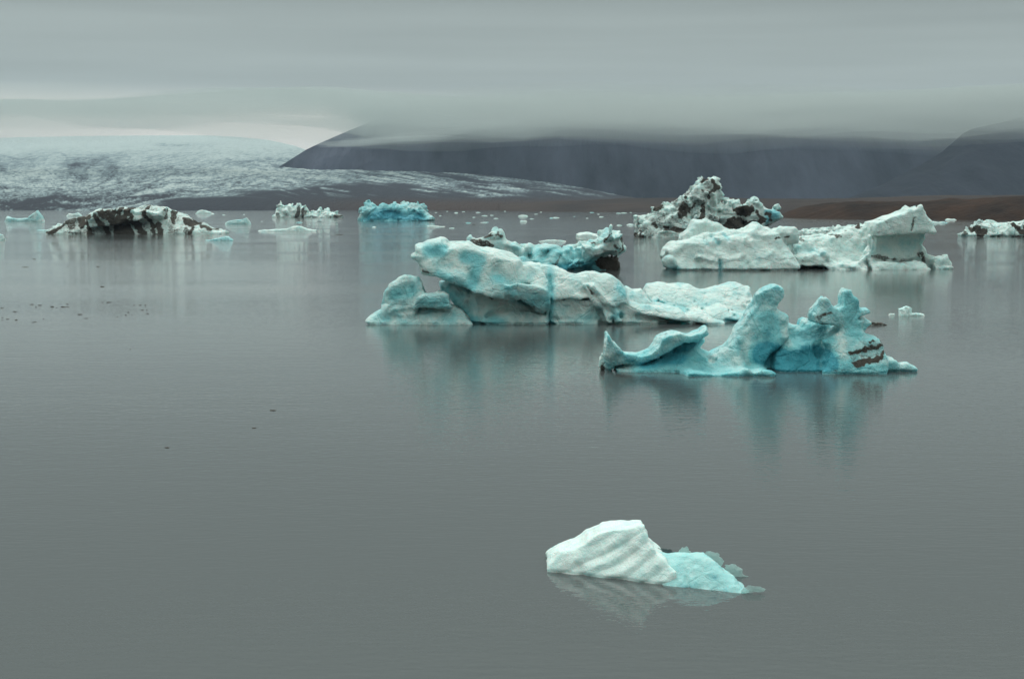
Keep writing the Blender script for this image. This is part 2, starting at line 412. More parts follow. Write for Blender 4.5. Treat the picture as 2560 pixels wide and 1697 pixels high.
o = berg('iceberg', D5, [
    (rim, 0.5, 1.0, 0.12, -0.35, 0.15), (low, 0.0, 1.6, 0.8, 0.5, 0.5), (shelf, -1.6, 1.4, 0.25, 0.0, 0.0),
    (ltower, 0.6, 1.15, 0.55, 0.15, 0.35), (mid, 1.15, 1.3, 0.9, 0.3, 0.3), ([(1925,950),(1935,880),(1965,850),(2000,848),(2030,865),(2045,900),(2050,950)], 0.1, 1.0, 0.9, 0.5, 0.4), (rtower, 0.4, 0.95, 0.22, -0.06, 0.4),
    (rback, 1.4, 0.5, 0.35), ([(2040,775),(2046,747),(2051,741),(2058,738),(2067,748),(2073,768)], 1.0, 0.35, 0.1, 0, 0.5), ([(2099,770),(2100,735),(2101,715),(2109,719),(2119,722),(2127,738),(2141,752),(2144,772)], 1.0, 0.42, 0.1, 0, 0.6),
    ([(1893,760),(1896,738),(1911,722),(1926,718),(1940,713),(1953,720),(1955,738),(1944,762)], 1.3, 0.6, 0.15, 0, 0.3), (rfront, -0.8, 1.5, 0.5, 0.35, 0.5), (tail, 0.3, 0.6, 0.2, 0, 0)],
    ICE_MID, vox=2.0, k=0.2, notch=0.12, seed=11,
    dents=[([(1725,900),(1760,906),(1820,905)], 13, 0.42), ([(1905,855),(1925,890),(1990,905),(2050,880)], 22, 0.2),
           ([(1985,870),(2045,850)], 14, -0.25), ([(2040,822),(2085,822)], 12, 0.45), ([(1862,815),(1905,760)], 5, 0.15),
           ([(1940,765),(1915,860)], 9, 0.22), ([(1925,752)], 4, 0.3), ([(1955,812)], 8, 0.25), ([(2138,794),(2160,787)], 4, 0.4), ([(1845,860),(1860,905)], 9, 0.3),
           ([(2100,880),(2180,865)], 8, 0.12), ([(2140,840),(2120,905)], 5, -0.1)],
    dirt=[('poly', [(2102,870),(2150,858),(2196,848),(2199,858),(2155,868),(2104,878)], 0, 0.85),
          ('poly', [(2100,893),(2140,884),(2176,880),(2192,860),(2196,868),(2180,888),(2150,897),(2110,906)], 0, 0.95),
          ('poly', [(2100,872),(2150,856),(2160,845),(2180,845),(2200,855),(2196,870),(2180,892),(2140,902),(2104,908)], 0, 0.36), ('line', [(2150,850),(2165,845)], 3, 0.9), ('line', [(2036,790),(2050,784),(2066,778)], 4, 0.62), ('line', [(2040,806),(2075,812)], 3, 0.5),
          ('line', [(2062,915),(2120,908)], 1.5, 0.4)],
    blue=[('poly', [(1560,895),(1640,885),(1700,850),(1760,835),(1757,855),(1700,900),(1600,912)], 0, 0.5), ('line', [(1900,880),(1960,900),(2040,890)], 30, 0.75),
          ('line', [(1600,920),(1740,900)], 20, 0.3), ('line', [(1920,800),(1930,850)], 22, 0.35), ('line', [(2050,830),(2000,850)], 20, 0.45), ('line', [(2120,750),(2120,820)], 20, 0.25),
          ('line', [(2080,910),(2210,925)], 18, 0.3), ('line', [(1750,935),(1900,935)], 20, 0.25)],
    rough=[(1.5, 0.10, 1), (1.1, 0.11, 3), (0.45, 0.025, 3)], base_blue=0.36)
tag(o, 'turquoise iceberg melted into a curled bowl at one end and horned towers at the other', 'iceberg')
frag = berg('ice_fragment', dist(926), [([(1496,935),(1498,900),(1503,882),(1509,884),(1512,900),(1513,935)], 0, 0.15, 0.08)], ICE_NEAR, vox=1.2, k=.05, notch=0.05,
     rough=[(0.2, 0.04, 2)], dirt=[('line', [(1502,912),(1508,925)], 5, 0.8)], seed=5, depth_pad=.2)
tag(frag, 'tiny upright ice fragment with a dark foot by the curled bowl of the turquoise iceberg', 'ice fragment')

# ---- long main iceberg and its neighbours
DM = dist(810)
upper = [(1060,674),(1052,650),(1036,640),(1046,633),(1041,616),(1052,615),(1064,607),(1082,606),(1100,605),(1110,611),(1117,618),(1133,613),(1150,611),(1169,611),(1187,619),(1204,626),(1237,631),(1268,643),(1292,655),(1299,666),
         (1330,700),(1300,735),(1262,745),(1230,743),(1204,733),(1179,722),(1154,711),(1121,694),(1095,684)]
lower = [(1100,708),(1140,702),(1200,720),(1300,700),(1380,700),(1385,840),(1190,840),(1176,805),(1150,775),(1125,745),(1100,715)]
block = [(1263,712),(1285,690),(1306,668),(1318,665),(1346,668),(1362,690),(1371,712),(1371,752),(1355,766),(1336,760),(1300,743),(1265,731)]
right = [(1368,720),(1345,680),(1346,668),(1382,675),(1427,689),(1458,689),(1480,690),(1501,696),(1513,696),(1524,698),(1540,712),(1556,728),(1560,760),(1560,840),(1368,840)]
lobe = [(1530,840),(1520,760),(1545,727),(1573,726),(1586,730),(1601,728),(1615,740),(1636,768),(1650,785),(1640,840)]
ramp = [(1545,840),(1562,775),(1572,759),(1600,768),(1636,768),(1661,772),(1672,774),(1685,772),(1699,775),(1710,790),(1740,789),(1768,793),(1792,805),(1815,815),(1818,840)]
o = berg('iceberg', DM, [
    (upper, -1.1, 2.0, 0.6, 0.42, 0.1), (lower, 0.35, 2.4, 1.0, 0.15, 0.2),
    ([(1264,712),(1285,690),(1306,668),(1318,665),(1346,668),(1362,690),(1371,712),(1371,724),(1330,714),(1290,706)], -1.0, 1.6, 0.25, 0.9, 0.0),
    ([(1264,709),(1290,704),(1330,711),(1371,720),(1371,752),(1355,766),(1336,760),(1300,743),(1265,731)], -1.2, 1.6, 0.22, -0.35, 0.0),
    ([(1366,740),(1350,700),(1346,668),(1382,675),(1427,689),(1458,689),(1480,690),(1501,696),(1513,696),(1524,698),(1540,712),(1556,728),(1560,752),(1520,758),(1470,742),(1400,748)], -0.5, 1.8, 0.5, 0.75, 0.0),
    ([(1368,740),(1560,745),(1562,840),(1368,840)], 0.35, 1.8, 0.5, -0.15, 0.0),
    ([(1460,712),(1480,715),(1530,765),(1545,800),(1520,812),(1490,770)], -0.55, 0.9, 0.3, 0.2, 0),
    (lobe, 0.1, 1.8, 0.7, 0.45, 0.4),
    ([(1568,757),(1600,766),(1636,767),(1661,772),(1699,775),(1710,789),(1740,789),(1768,793),(1792,805),(1818,816),(1790,816),(1700,802),(1620,785),(1580,770)], -0.7, 1.6, 0.2, 0.9, 0.0),
    ([(1560,840),(1568,765),(1620,782),(1700,798),(1795,813),(1795,840)], 0.5, 1.5, 0.3, -0.3, 0.0),
    ([(1636,790),(1650,768),(1672,771),(1700,775),(1712,789),(1700,800)], 0.6, 1.2, 0.4, 0.3),
    ([(1180,840),(1210,790),(1260,770),(1330,775),(1370,800),(1375,840)], -0.35, 1.2, 0.6, 0.5, 0.3),
    ([(1375,840),(1385,800),(1440,785),(1500,800),(1530,810),(1535,840)], -0.15, 1.4, 0.6, 0.5, 0.3)],
    ICE_MID, vox=2.0, k=0.2, notch=0.22, seed=21,
    dents=[([(1374,690),(1376,730),(1372,790),(1370,815)], 4, 0.25), ([(1180,690),(1190,704)], 10, 0.45), ([(1175,726)], 5, 0.35), ([(1172,756),(1174,775)], 6, 0.4),
           ([(1165,640),(1215,640)], 22, 0.3), ([(1100,622),(1075,628)], 16, 0.25), ([(1240,675),(1275,700)], 18, 0.35), ([(1110,660),(1170,675)], 14, 0.22),
           ([(1095,700),(1130,755),(1170,790)], 9, 0.4), ([(1400,757),(1450,770),(1510,765)], 18, 0.15), ([(1497,770),(1500,800)], 7, 0.35),
           ([(1465,712),(1500,755),(1530,780)], 3, 0.22), ([(1478,712),(1540,772)], 7, -0.22), ([(1527,792)], 7, 0.4), ([(1548,785)], 5, 0.3),
           ([(1590,785),(1660,795),(1740,806)], 8, 0.3), ([(1220,785),(1270,768)], 7, 0.25), ([(1230,758),(1200,800)], 8, -0.2), ([(1330,765),(1300,745)], 5, 0.35), ([(1515,735)], 10, 0.2)],
    dirt=[('line', [(1062,674),(1095,684),(1121,694),(1140,703)], 1.6, 0.62), ('line', [(1165,716),(1204,733),(1232,743)], 1.2, 0.5), ('line', [(1466,715),(1500,757),(1512,768)], 0.8, 0.6),
          ('line', [(1330,760),(1338,765)], 1.6, 0.55), ('line', [(1265,735),(1300,747)], 0.8, 0.4)],
    blue=[('line', [(1075,625),(1105,625)], 14, 0.55), ('line', [(1165,640),(1200,650),(1185,700)], 14, 0.45), ('line', [(1100,680),(1180,715)], 9, 0.35), ('line', [(1110,720),(1170,800)], 20, 0.35),
          ('line', [(1374,680),(1374,800)], 9, 0.4), ('line', [(1240,690),(1275,715)], 14, 0.25), ('line', [(1290,735),(1355,745)], 16, 0.35), ('line', [(1530,785),(1545,780)], 5, 0.4),
          ('line', [(1170,800),(1250,800)], 14, 0.35), ('line', [(1555,728),(1540,712)], 8, 0.4)],
    rough=[(2.6, 0.14, 1), (1.9, 0.26, 3), (0.7, 0.05, 3)], base_blue=0.15)
tag(o, 'long pale blue iceberg with an overhanging prow, deep cleft and low ramp end', 'iceberg')

DT = dist(808)
o = berg('iceberg', DT - 1.2, [
    ([(925,850),(922,800),(935,790),(948,780),(962,776),(1000,768),(1060,768),(1120,766),(1128,766),(1138,767),(1156,779),(1170,794),(1186,808),(1188,850)], 0, 1.2, 0.4, 0.5, 0.3),
    ([(950,800),(961,753),(962,735),(976,710),(994,697),(1012,691),(1032,693),(1046,698),(1054,707),(1056,724),(1064,737),(1062,765),(1040,790)], 0.3, 1.0, 0.5, 0.1, 0.2),
    ([(1040,770),(1045,742),(1064,736),(1083,735),(1095,729),(1108,731),(1117,738),(1124,758),(1127,768),(1115,770),(1085,768),(1060,765)], 0.0, 0.7, 0.25, -0.2, 0)],
    ICE_MID, vox=1.8, k=0.2, notch=0.1, seed=31,
    dents=[([(1050,770),(1045,785)], 6, 0.25), ([(1075,770),(1110,772)], 3, 0.2), ([(1000,740),(1015,735)], 12, 0.2), ([(1032,728),(1033,718)], 5, 0.25), ([(985,772),(1040,762)], 5, -0.12), ([(975,745)], 10, 0.15), ([(990,790),(1040,795)], 6, 0.1)],
    dirt=[('line', [(1062,766),(1085,768)], 1, 0.5)],
    blue=[('line', [(990,735),(1030,725)], 14, 0.3), ('line', [(1060,750),(1115,752)], 10, 0.35)],
    rough=[(1.1, 0.09, 1), (0.9, 0.11, 3)], base_blue=0.24)
tag(o, 'squat knob of ice with a side ledge at the foot of the long iceberg', 'iceberg')

DP = dist(804)
pit = [(1612,850),(1614,740),(1617,725),(1623,714),(1652,710),(1675,710),(1694,708),(1727,712),(1743,725),(1759,728),(1775,725),(1792,718),(1812,714),(1833,706),(1846,706),(1861,711),(1870,718),(1882,720),(1884,735),(1890,756),(1895,850)]
random.seed(4)
pits = [([(1703,726),(1706,736)], 4, 0.4), ([(1645,752),(1655,760)], 4, 0.5), ([(1628,746)], 4, 0.4), ([(1735,753)], 3, 0.35), ([(1813,743),(1820,740)], 4, 0.35), ([(1855,765)], 5, 0.4), ([(1812,773)], 4, 0.3), ([(1822,782)], 4, 0.4),
        ([(1862,728),(1868,725)], 3, 0.5), ([(1840,724),(1850,724)], 3, 0.35), ([(1865,756),(1872,754)], 3, 0.35), ([(1720,785),(1735,786)], 6, 0.5), ([(1800,792),(1840,800)], 4, 0.5), ([(1808,736)], 3, 0.3), ([(1875,740)], 4, 0.4), ([(1750,770)], 3, 0.3), ([(1845,750)], 4, 0.3)]
pits += [([(random.uniform(1640, 1880), random.uniform(735, 795))], random.uniform(2, 3.2), random.uniform(.15, .35)) for _ in range(26)]
o = berg('iceberg', DP + 0.6, [(pit, 0, 2.4, 1.2, 0.8, 0.6), ([(1700,850),(1740,775),(1800,765),(1860,785),(1895,850)], -1.0, 1.5, 0.8, 0.6, 0.3)],
    ICE_MID, vox=2.0, k=0.4, notch=0.2, seed=41, dents=pits, rough=[(1.4, 0.16, 0), (0.35, 0.05, 0)], base_blue=0.14,
    blue=[('line', [(1640,760),(1700,775)], 14, 0.3), ('line', [(1800,795),(1850,800)], 6, 0.4)])
tag(o, 'low white iceberg pocked with small melt holes behind the ramp end of the long iceberg', 'iceberg')

# ---- dirty-ended iceberg behind the long one
D6 = dist(676)
o = berg('iceberg', D6, [
    ([(1160,625),(1168,607),(1172,600),(1177,590),(1180,596),(1205,594),(1230,597),(1264,598),(1289,606),(1296,612),(1324,607),(1337,616),(1345,640),(1320,680),(1260,690),(1200,660)], 1.5, 4.0, 1.0, 0.2, 0.3),
    ([(1205,597),(1222,592),(1241,583),(1252,586),(1260,590),(1266,600)], 3.5, 1.2, 0.5),
    ([(1250,700),(1270,650),(1337,616),(1352,611),(1367,606),(1380,610),(1404,618),(1424,619),(1454,612),(1480,630),(1470,660),(1420,672),(1380,700)], 0, 4.5, 1.2, 0.3, 0.3),
    ([(1440,640),(1454,611),(1474,607),(1488,598),(1498,590),(1506,582),(1514,580),(1520,574),(1529,583),(1540,582),(1552,579),(1553,604),(1559,624),(1547,640),(1500,640),(1470,648),(1420,662)], -1.5, 4.0, 0.8, -0.35, 0.0),
    ([(1350,700),(1380,664),(1450,648),(1500,636),(1546,638),(1549,655),(1546,700)], 0.8, 3.0, 0.8, -0.3, 0.0)],
    ICE_MID, vox=1.9, k=0.3, notch=0.1, seed=51,
    dents=[([(1320,640),(1335,660)], 8, 0.9), ([(1370,628),(1352,650)], 9, 0.8), ([(1438,628),(1450,645)], 8, 0.8), ([(1270,620),(1290,626)], 6, 0.5), ([(1400,640),(1410,660)], 6, 0.6), ([(1300,605),(1308,622)], 5, .5),
           ([(1480,655),(1500,670)], 7, 0.4), ([(1330,616)], 6, -.3), ([(1475,618),(1520,600)], 4, 0.4), ([(1390,630),(1385,655)], 5, -0.5), ([(1420,625),(1425,650)], 5, -0.5)],
    dirt=[('poly', [(1168,604),(1185,598),(1215,600),(1235,612),(1230,628),(1205,628),(1175,615)], 0, 0.72), ('line', [(1210,594),(1245,586),(1252,592)], 3.0, 0.85),
          ('poly', [(1482,652),(1500,642),(1545,636),(1550,656),(1548,690),(1505,690),(1512,672),(1490,664)], 0, 1.0), ('line', [(1478,608),(1485,607)], 2, 0.9), ('line', [(1505,602),(1512,588),(1528,580)], 2.5, 0.95),
          ('line', [(1535,625),(1546,618)], 2.5, 0.8), ('line', [(1553,595),(1558,625),(1546,638)], 1.8, 0.85), ('line', [(1530,614),(1538,618)], 3, 0.7), ('line', [(1283,644),(1297,640)], 1.5, 0.8), ('line', [(1385,660),(1400,638)], 1.2, 0.55), ('line', [(1296,652),(1300,660)], 3, 0.8)],
    blue=[('poly', [(1300,640),(1340,620),(1380,615),(1450,620),(1470,640),(1380,670),(1300,670)], 0, 0.3), ('poly', [(1340,690),(1380,663),(1480,646),(1520,660),(1500,690)], 0, 0.75), ('line', [(1280,615),(1290,625)], 6, 0.3)],
    rough=[(2.6, 0.45, 2), (1.5, 0.3, 4), (0.7, .08, 3)], base_blue=0.18)
tag(o, 'jagged iceberg with brown dirty ends and an undercut teal side, behind the long iceberg', 'iceberg')

o = berg('iceberg', dist(604), [([(1443,625),(1444,587),(1452,584),(1466,582),(1488,585),(1500,591),(1503,625)], 0, 3, 0.7, 0.1, 0.2)], ICE_MID, vox=1.6, notch=0.15, seed=53, rough=[(4, 0.4, 0), (1, 0.1, 0)], base_blue=0)
tag(o, 'plain square white ice block behind the dirty horn of the jagged iceberg', 'iceberg')

# ---- white iceberg
D7 = dist(677)
o = berg('iceberg', D7, [
    ([(1664,720),(1668,640),(1669,624),(1678,615),(1706,602),(1735,592),(1790,588),(1845,588),(1880,595),(1895,640),(1900,720)], 0, 3.5, 1.5, 0.25, 0.3),
    ([(1830,720),(1835,600),(1866,577),(1890,568),(1905,574),(1935,592),(1966,620),(1980,652),(1984,665),(1984,720)], 0.5, 3.5, 1.2, 0.3, 0.35),
    ([(1740,600),(1755,583),(1811,579),(1845,578),(1866,573),(1890,566),(1919,576),(1930,600)], 3.0, 3.0, 0.8, 0.2, 0.2),
    ([(1895,610),(1925,580),(1978,573),(1983,585),(1980,600),(1940,612)], 4.0, 2.0, 0.6),
    ([(1702,620),(1706,600),(1716,583),(1735,556),(1747,554),(1759,552),(1772,558),(1784,561),(1798,567),(1809,574),(1813,585),(1760,610)], 6.5, 2.5, 0.8),
    ([(1657,652),(1664,648),(1680,645),(1690,652),(1690,662),(1675,665),(1665,660)], -0.4, 0.7, 0.3)],
    ICE_MID, vox=1.9, k=0.4, notch=0.45, seed=61,
    dents=[([(1793,650),(1794,672)], 3, 0.7), ([(1855,600),(1865,620)], 9, 0.45), ([(1862,660),(1866,676)], 7, 0.5), ([(1945,655),(1945,672)], 14, 0.5), ([(1917,605),(1950,625)], 14, 0.45), ([(1815,588),(1818,600)], 5, 0.5), ([(1780,595),(1795,610)], 6, 0.45),
           ([(1762,600),(1764,612)], 4, 0.45), ([(1700,630),(1690,640)], 10, 0.4), ([(1740,640),(1790,652),(1850,638)], 6, -0.35), ([(1720,650)], 12, 0.3), ([(1760,620),(1830,625)], 12, 0.2), ([(1825,660)], 8, 0.35), ([(1740,650),(1752,680)], 8, .3), ([(1898,650)], 12, 0.3)],
    dirt=[('line', [(1858,612),(1870,620)], 1.2, 0.5), ('line', [(1940,596),(1975,592)], 1.0, 0.75), ('line', [(1905,568),(1925,575)], 2, 0.45), ('line', [(1820,677),(1980,676)], 0.6, 0.5)],
    blue=[('line', [(1815,588),(1818,598)], 4, 0.55), ('line', [(1780,594),(1792,608)], 4, 0.45), ('line', [(1762,602),(1766,612)], 3, 0.4), ('line', [(1793,652),(1794,672)], 3, 0.7), ('line', [(1668,666),(1690,670)], 5, 0.6)],
    rough=[(3.6, 0.22, 1), (2.6, 0.42, 3), (0.9, 0.08, 3)], base_blue=0.0)
tag(o, 'bulky clean white iceberg with rounded hollows, in front of the tall dirty iceberg', 'iceberg')

# ---- mushroom iceberg
D8 = dist(674)
o = berg('iceberg', D8, [
    ([(2173,572),(2176,556),(2196,549),(2214,541),(2232,536),(2247,532),(2256,527),(2264,521),(2278,517),(2291,514),(2300,528),(2310,548),(2319,566),(2322,579),(2302,583),(2250,586),(2205,590),(2174,594)], 0.6, 3.6, 0.5, 0.0, 0.2),
    ([(2176,596),(2174,575),(2300,570),(2300,583),(2297,607),(2296,640),(2308,720),(2150,720),(2172,640)], 3.4, 2.2, 0.6, 0, 0),
    ([(2290,600),(2297,607),(2305,614),(2313,630),(2325,640),(2330,720),(2290,720)], 2.5, 1.8, 0.5),
    ([(2322,720),(2326,648),(2335,641),(2352,643),(2366,637),(2374,645),(2379,656),(2382,675),(2382,720)], 0.8, 1.6, 0.5, 0.2, 0.3),
    ([(2165,720),(2168,660),(2190,652),(2215,654),(2250,655),(2290,652),(2308,660),(2318,676),(2318,720)], -0.4, 1.8, 0.7, 0.5, 0.3),
    ([(2140,720),(2146,650),(2160,636),(2168,620),(2174,590),(2184,600),(2178,650),(2185,720)], 0.8, 1.4, 0.5, 0.1),
    ([(2052,720),(2055,662),(2075,652),(2110,655),(2150,648),(2170,665),(2172,720)], -0.4, 1.8, 0.6, 0.4, 0.3),
    ([(1978,720),(1980,610),(1983,598),(2008,592),(2030,590),(2060,588),(2082,585),(2105,578),(2122,573),(2137,568),(2158,563),(2180,562),(2185,640),(2150,690),(2060,672),(2050,720)], 2.0, 3.5, 1.0, 0.5, 0.4),
    ([(1984,668),(1984,640),(2020,630),(2060,625),(2068,650),(2045,665)], 0.5, 1.6, 0.6, 0.2)],
    ICE_MID, vox=1.9, k=0.35, notch=0.12, seed=71,
    dents=[([(2195,610),(2285,608)], 22, 0.5), ([(1990,672),(2055,672)], 5, 1.2), ([(2312,650),(2322,668)], 5, 0.8), ([(2270,575),(2278,545)], 2.5, 0.25), ([(2185,585),(2180,640)], 4, 0.2), ([(2202,590),(2204,640)], 2, 0.2), ([(2290,600),(2292,625)], 2, 0.2),
           ([(2000,620),(2045,640)], 10, 0.5), ([(2070,610),(2120,640)], 7, 0.4), ([(2105,592)], 5, 0.5), ([(2160,655),(2162,668)], 4, 0.5), ([(2095,665)], 4, .4), ([(2185,545),(2215,560)], 6, .1)],
    dirt=[('line', [(2180,640),(2215,646),(2245,650)], 4, 0.62), ('line', [(2272,560),(2275,545),(2282,545)], 1.8, 0.7), ('line', [(2268,575),(2270,567)], 1.0, 0.6), ('line', [(2158,570),(2165,562),(2172,557)], 3, 0.95), ('line', [(2092,582),(2110,577),(2125,573)], 2.6, 0.9),
          ('line', [(2100,592),(2108,592)], 3.5, 0.7), ('line', [(2010,598),(2016,602)], 3, 0.6), ('line', [(2108,620),(2122,640)], 1.2, 0.5), ('line', [(2303,635),(2318,665)], 3.2, 0.7), ('line', [(2158,645),(2163,660)], 2, 0.5), ('poly', [(1984,665),(2060,668),(2064,690),(1984,690)], 0, 0.95),
          ('line', [(2205,550),(2212,562)], 2, 0.42), ('line', [(2190,580),(2270,584)], 1.5, 0.42), ('line', [(2181,600),(2180,635)], 2, 0.42), ('line', [(2270,650),(2250,655)], 2, 0.45), ('line', [(2222,560),(2210,585)], 3, 0.35)],
    blue=[('line', [(1990,615),(2045,630)], 10, 0.3), ('line', [(2190,615),(2290,610)], 20, 0.12)],
    smooth=[(2180,600),(2178,545),(2250,530),(2300,530),(2312,575),(2298,600),(2300,645),(2190,648)],
    rough=[(2.6, 0.20, 2), (1.2, 0.24, 4), (0.6, 0.07, 3)], base_blue=0.0)
tag(o, 'mushroom shaped iceberg with a broad cap on an undercut neck and a rubble ridge', 'iceberg')

# ---- tall dirty iceberg
D10 = dist(594)
random.seed(12)
o = berg('iceberg', D10, [
    ([(1585,640),(1590,592),(1592,577),(1596,564),(1600,544),(1612,536),(1630,529),(1640,523),(1657,515),(1666,509),(1683,508),(1700,520),(1720,560),(1760,600),(1780,640)], 0, 7, 2.0, 0.3, 0.4),
    ([(1680,530),(1685,504),(1697,500),(1721,484),(1742,459),(1752,450),(1759,446),(1766,449),(1773,447),(1788,452),(1797,467),(1802,489),(1800,510),(1810,540),(1770,580),(1700,570)], 3.5, 6.5, 1.2, 0.05, 0.35),
    ([(1700,620),(1715,560),(1745,520),(1765,515),(1785,540),(1790,640)], 0.5, 5, 1.5, 0.3, 0.3),
    ([(1780,640),(1795,509),(1801,513),(1809,507),(1822,501),(1833,503),(1841,498),(1852,507),(1860,514),(1862,640)], 3.5, 5, 1.3, 0.1, 0.2),
    ([(1850,640),(1852,520),(1866,508),(1879,498),(1890,501),(1902,512),(1911,525),(1915,545),(1905,570),(1890,640)], 3.0, 5, 1.0, -0.05, 0.2),
    ([(1900,540),(1911,526),(1930,528),(1945,525),(1947,540),(1937,551),(1919,559),(1900,575),(1880,570)], 5.0, 4, 1.0, -0.2, 0),
    ([(1800,640),(1830,590),(1900,585),(1930,570),(1950,580),(1955,640)], 4.0, 4, 1.2, 0.1, 0.2)],
    ICE_FAR, vox=1.7, k=0.6, notch=0.3, seed=81,
    dents=[([(1832,502),(1834,530)], 2, 1.6), ([(1720,500),(1705,545)], 6, 0.9), ([(1808,512),(1809,535)], 2, 0.8), ([(1750,560),(1720,600)], 4, 1.0), ([(1700,545),(1730,530)], 4, 0.8), ([(1640,565),(1720,580)], 4, 0.8), ([(1800,537),(1850,537)], 2.5, 0.8)],
    dirt=[('poly', [(1692,525),(1705,505),(1722,485),(1727,480),(1716,505),(1728,520),(1745,497),(1742,515),(1722,535),(1702,550),(1694,545)], 0.0, 0.85),
          ('poly', [(1838,525),(1862,515),(1880,512),(1884,528),(1868,542),(1840,536)], 0.0, 0.95), ('poly', [(1810,560),(1820,545),(1850,545),(1880,555),(1905,545),(1915,548),(1880,572),(1840,582),(1800,580)], 0.0, 0.9),
          ('line', [(1760,512),(1756,540),(1735,565),(1720,582)], 5.9, 0.85), ('line', [(1660,570),(1720,578)], 5.9, 0.85), ('line', [(1634,558),(1640,566)], 6.7, 0.85), ('line', [(1640,524),(1656,516)], 5.9, 1.0),
          ('line', [(1772,449),(1766,453)], 4.2, 0.9), ('line', [(1785,453),(1793,464)], 5.0, 0.95), ('line', [(1758,477),(1760,480)], 4.2, 0.9), ('line', [(1798,468),(1775,482),(1770,492)], 5.0, 0.85), ('line', [(1780,560),(1800,568)], 5.0, 0.85),
          ('line', [(1593,590),(1600,592)], 6.7, 0.85), ('line', [(1890,530),(1905,550)], 3.4, 0.85), ('line', [(1920,535),(1925,550)], 5.0, 0.85), ('line', [(1905,575),(1925,560)], 2.0, 0.85), ('line', [(1925,578),(1935,580)], 3.4, 0.85)],
    blue=[('poly', [(1913,528),(1946,526),(1946,545),(1915,560)], 0, 0.85)],
    rough=[(3.2, 0.9, 2), (2.0, 0.55, 4), (0.9, 0.22, 4)], base_blue=0.03, base_dirt=0.22)
tag(o, 'tall jagged iceberg streaked with dark dirt and topped by a leaning peak', 'iceberg')

# ---- striped dirty iceberg on the left
D13 = dist(586)
st = [('line', [(218,543),(226,560),(236,588)], 8.4, 0.95), ('line', [(250,538),(262,556),(280,588)], 8.4, 0.95), ('poly', [(283,545),(300,538),(330,560),(348,590),(292,590)], 0.0, 0.95), ('line', [(315,545),(345,562),(368,588)], 8.4, 0.95),
      ('line', [(364,518),(374,545),(396,588)], 5.6, 0.95), ('line', [(398,560),(411,588)], 7.4, 0.9), ('poly', [(457,543),(487,553),(492,562),(488,586),(478,586),(482,566),(462,560)], 0.0, 0.95), ('line', [(498,555),(530,572)], 5.6, 0.85),
      ('line', [(177,548),(184,565)], 13.1, 0.72), ('line', [(202,545),(208,560)], 11.2, 0.85), ('line', [(232,530),(238,542)], 7.4, 0.9), ('line', [(260,527),(275,540)], 7.4, 0.9), ('line', [(283,545),(288,520)], 5.6, 0.85), ('line', [(300,520),(293,545)], 7.4, 0.9),
      ('line', [(312,518),(306,548)], 6.5, 0.9), ('line', [(332,518),(325,550)], 6.5, 0.9), ('line', [(338,540),(345,560)], 6.5, 0.85), ('line', [(412,522),(413,545)], 2.8, 0.7), ('line', [(430,530),(434,556)], 5.6, 0.8), ('line', [(140,575),(160,565)], 5.6, 0.85),
      ('line', [(125,582),(140,578)], 5.6, 0.9), ('line', [(170,580),(230,584)], 2.8, 0.7), ('line', [(470,575),(480,586)], 5.6, 0.6)]
o = berg('iceberg', D13, [
    ([(120,620),(124,581),(135,569),(150,565),(162,561),(176,547),(188,543),(200,541),(212,536),(225,529),(240,527),(260,522),(300,519),(335,517),(349,514),(371,515),(390,518),(406,519),(414,526),(430,530),(449,536),(487,555),(514,566),(546,575),(562,582),(566,620)], 1.0, 7, 1.5, 0.5, 0.4),
    ([(225,556),(250,530),(335,518),(410,524),(414,545),(330,556),(235,572)], -0.6, 5, 0.8, -0.05, 0.0)],
    ICE_FAR, vox=1.5, k=0.4, notch=0.2, seed=91, dirt=st, rough=[(5.0, 0.7, 2), (2.0, 0.2, 4)], base_blue=0.0, base_dirt=0.22,
    dents=[([(365,518),(376,548)], 2, 0.5), ([(415,524),(416,548)], 2, 0.6), ([(240,573),(330,560),(412,549)], 3, 0.6)])
tag(o, 'wide humped iceberg with slanting dark brown dirt stripes on the left', 'iceberg')

# ---- farther icebergs
D14 = dist(544.5)
o = berg('iceberg', D14, [
    ([(686,600),(686,523),(691,511),(695,508),(699,504),(703,508),(708,515),(718,521),(736,540),(740,600)], 0, 8, 3, 0.1, 0.3),
    ([(706,600),(712,520),(721,509),(729,513),(736,521),(742,516),(747,511),(754,518),(762,518),(768,530),(784,535),(786,600)], 2, 8, 2, 0.1, 0.3),
    ([(770,600),(776,533),(784,526),(789,524),(791,519),(801,519),(804,528),(812,525),(820,524),(828,533),(843,535),(853,541),(855,600)], 0, 7, 2, 0.1, 0.3)],
    ICE_FAR, vox=1.1, k=0.6, notch=0.4, seed=101, rough=[(6, 1.4, 2), (3.0, 0.9, 4)], base_dirt=0.05,
    dirt=[('poly', [(738,545),(742,520),(748,513),(752,545)], 0, 0.72), ('line', [(757,525),(758,545)], 1.5, 0.8), ('line', [(764,528),(766,540)], 1, 0.7), ('line', [(840,540),(852,540)], 3, 0.75), ('line', [(697,535),(699,545)], 2, 0.6), ('line', [(716,528),(718,535)], 2, 0.55), ('line', [(795,545),(830,545)], 1, 0.6)])
tag(o, 'small spiky white iceberg on the far water, left of the bright blue one', 'iceberg')
D15 = dist(553)
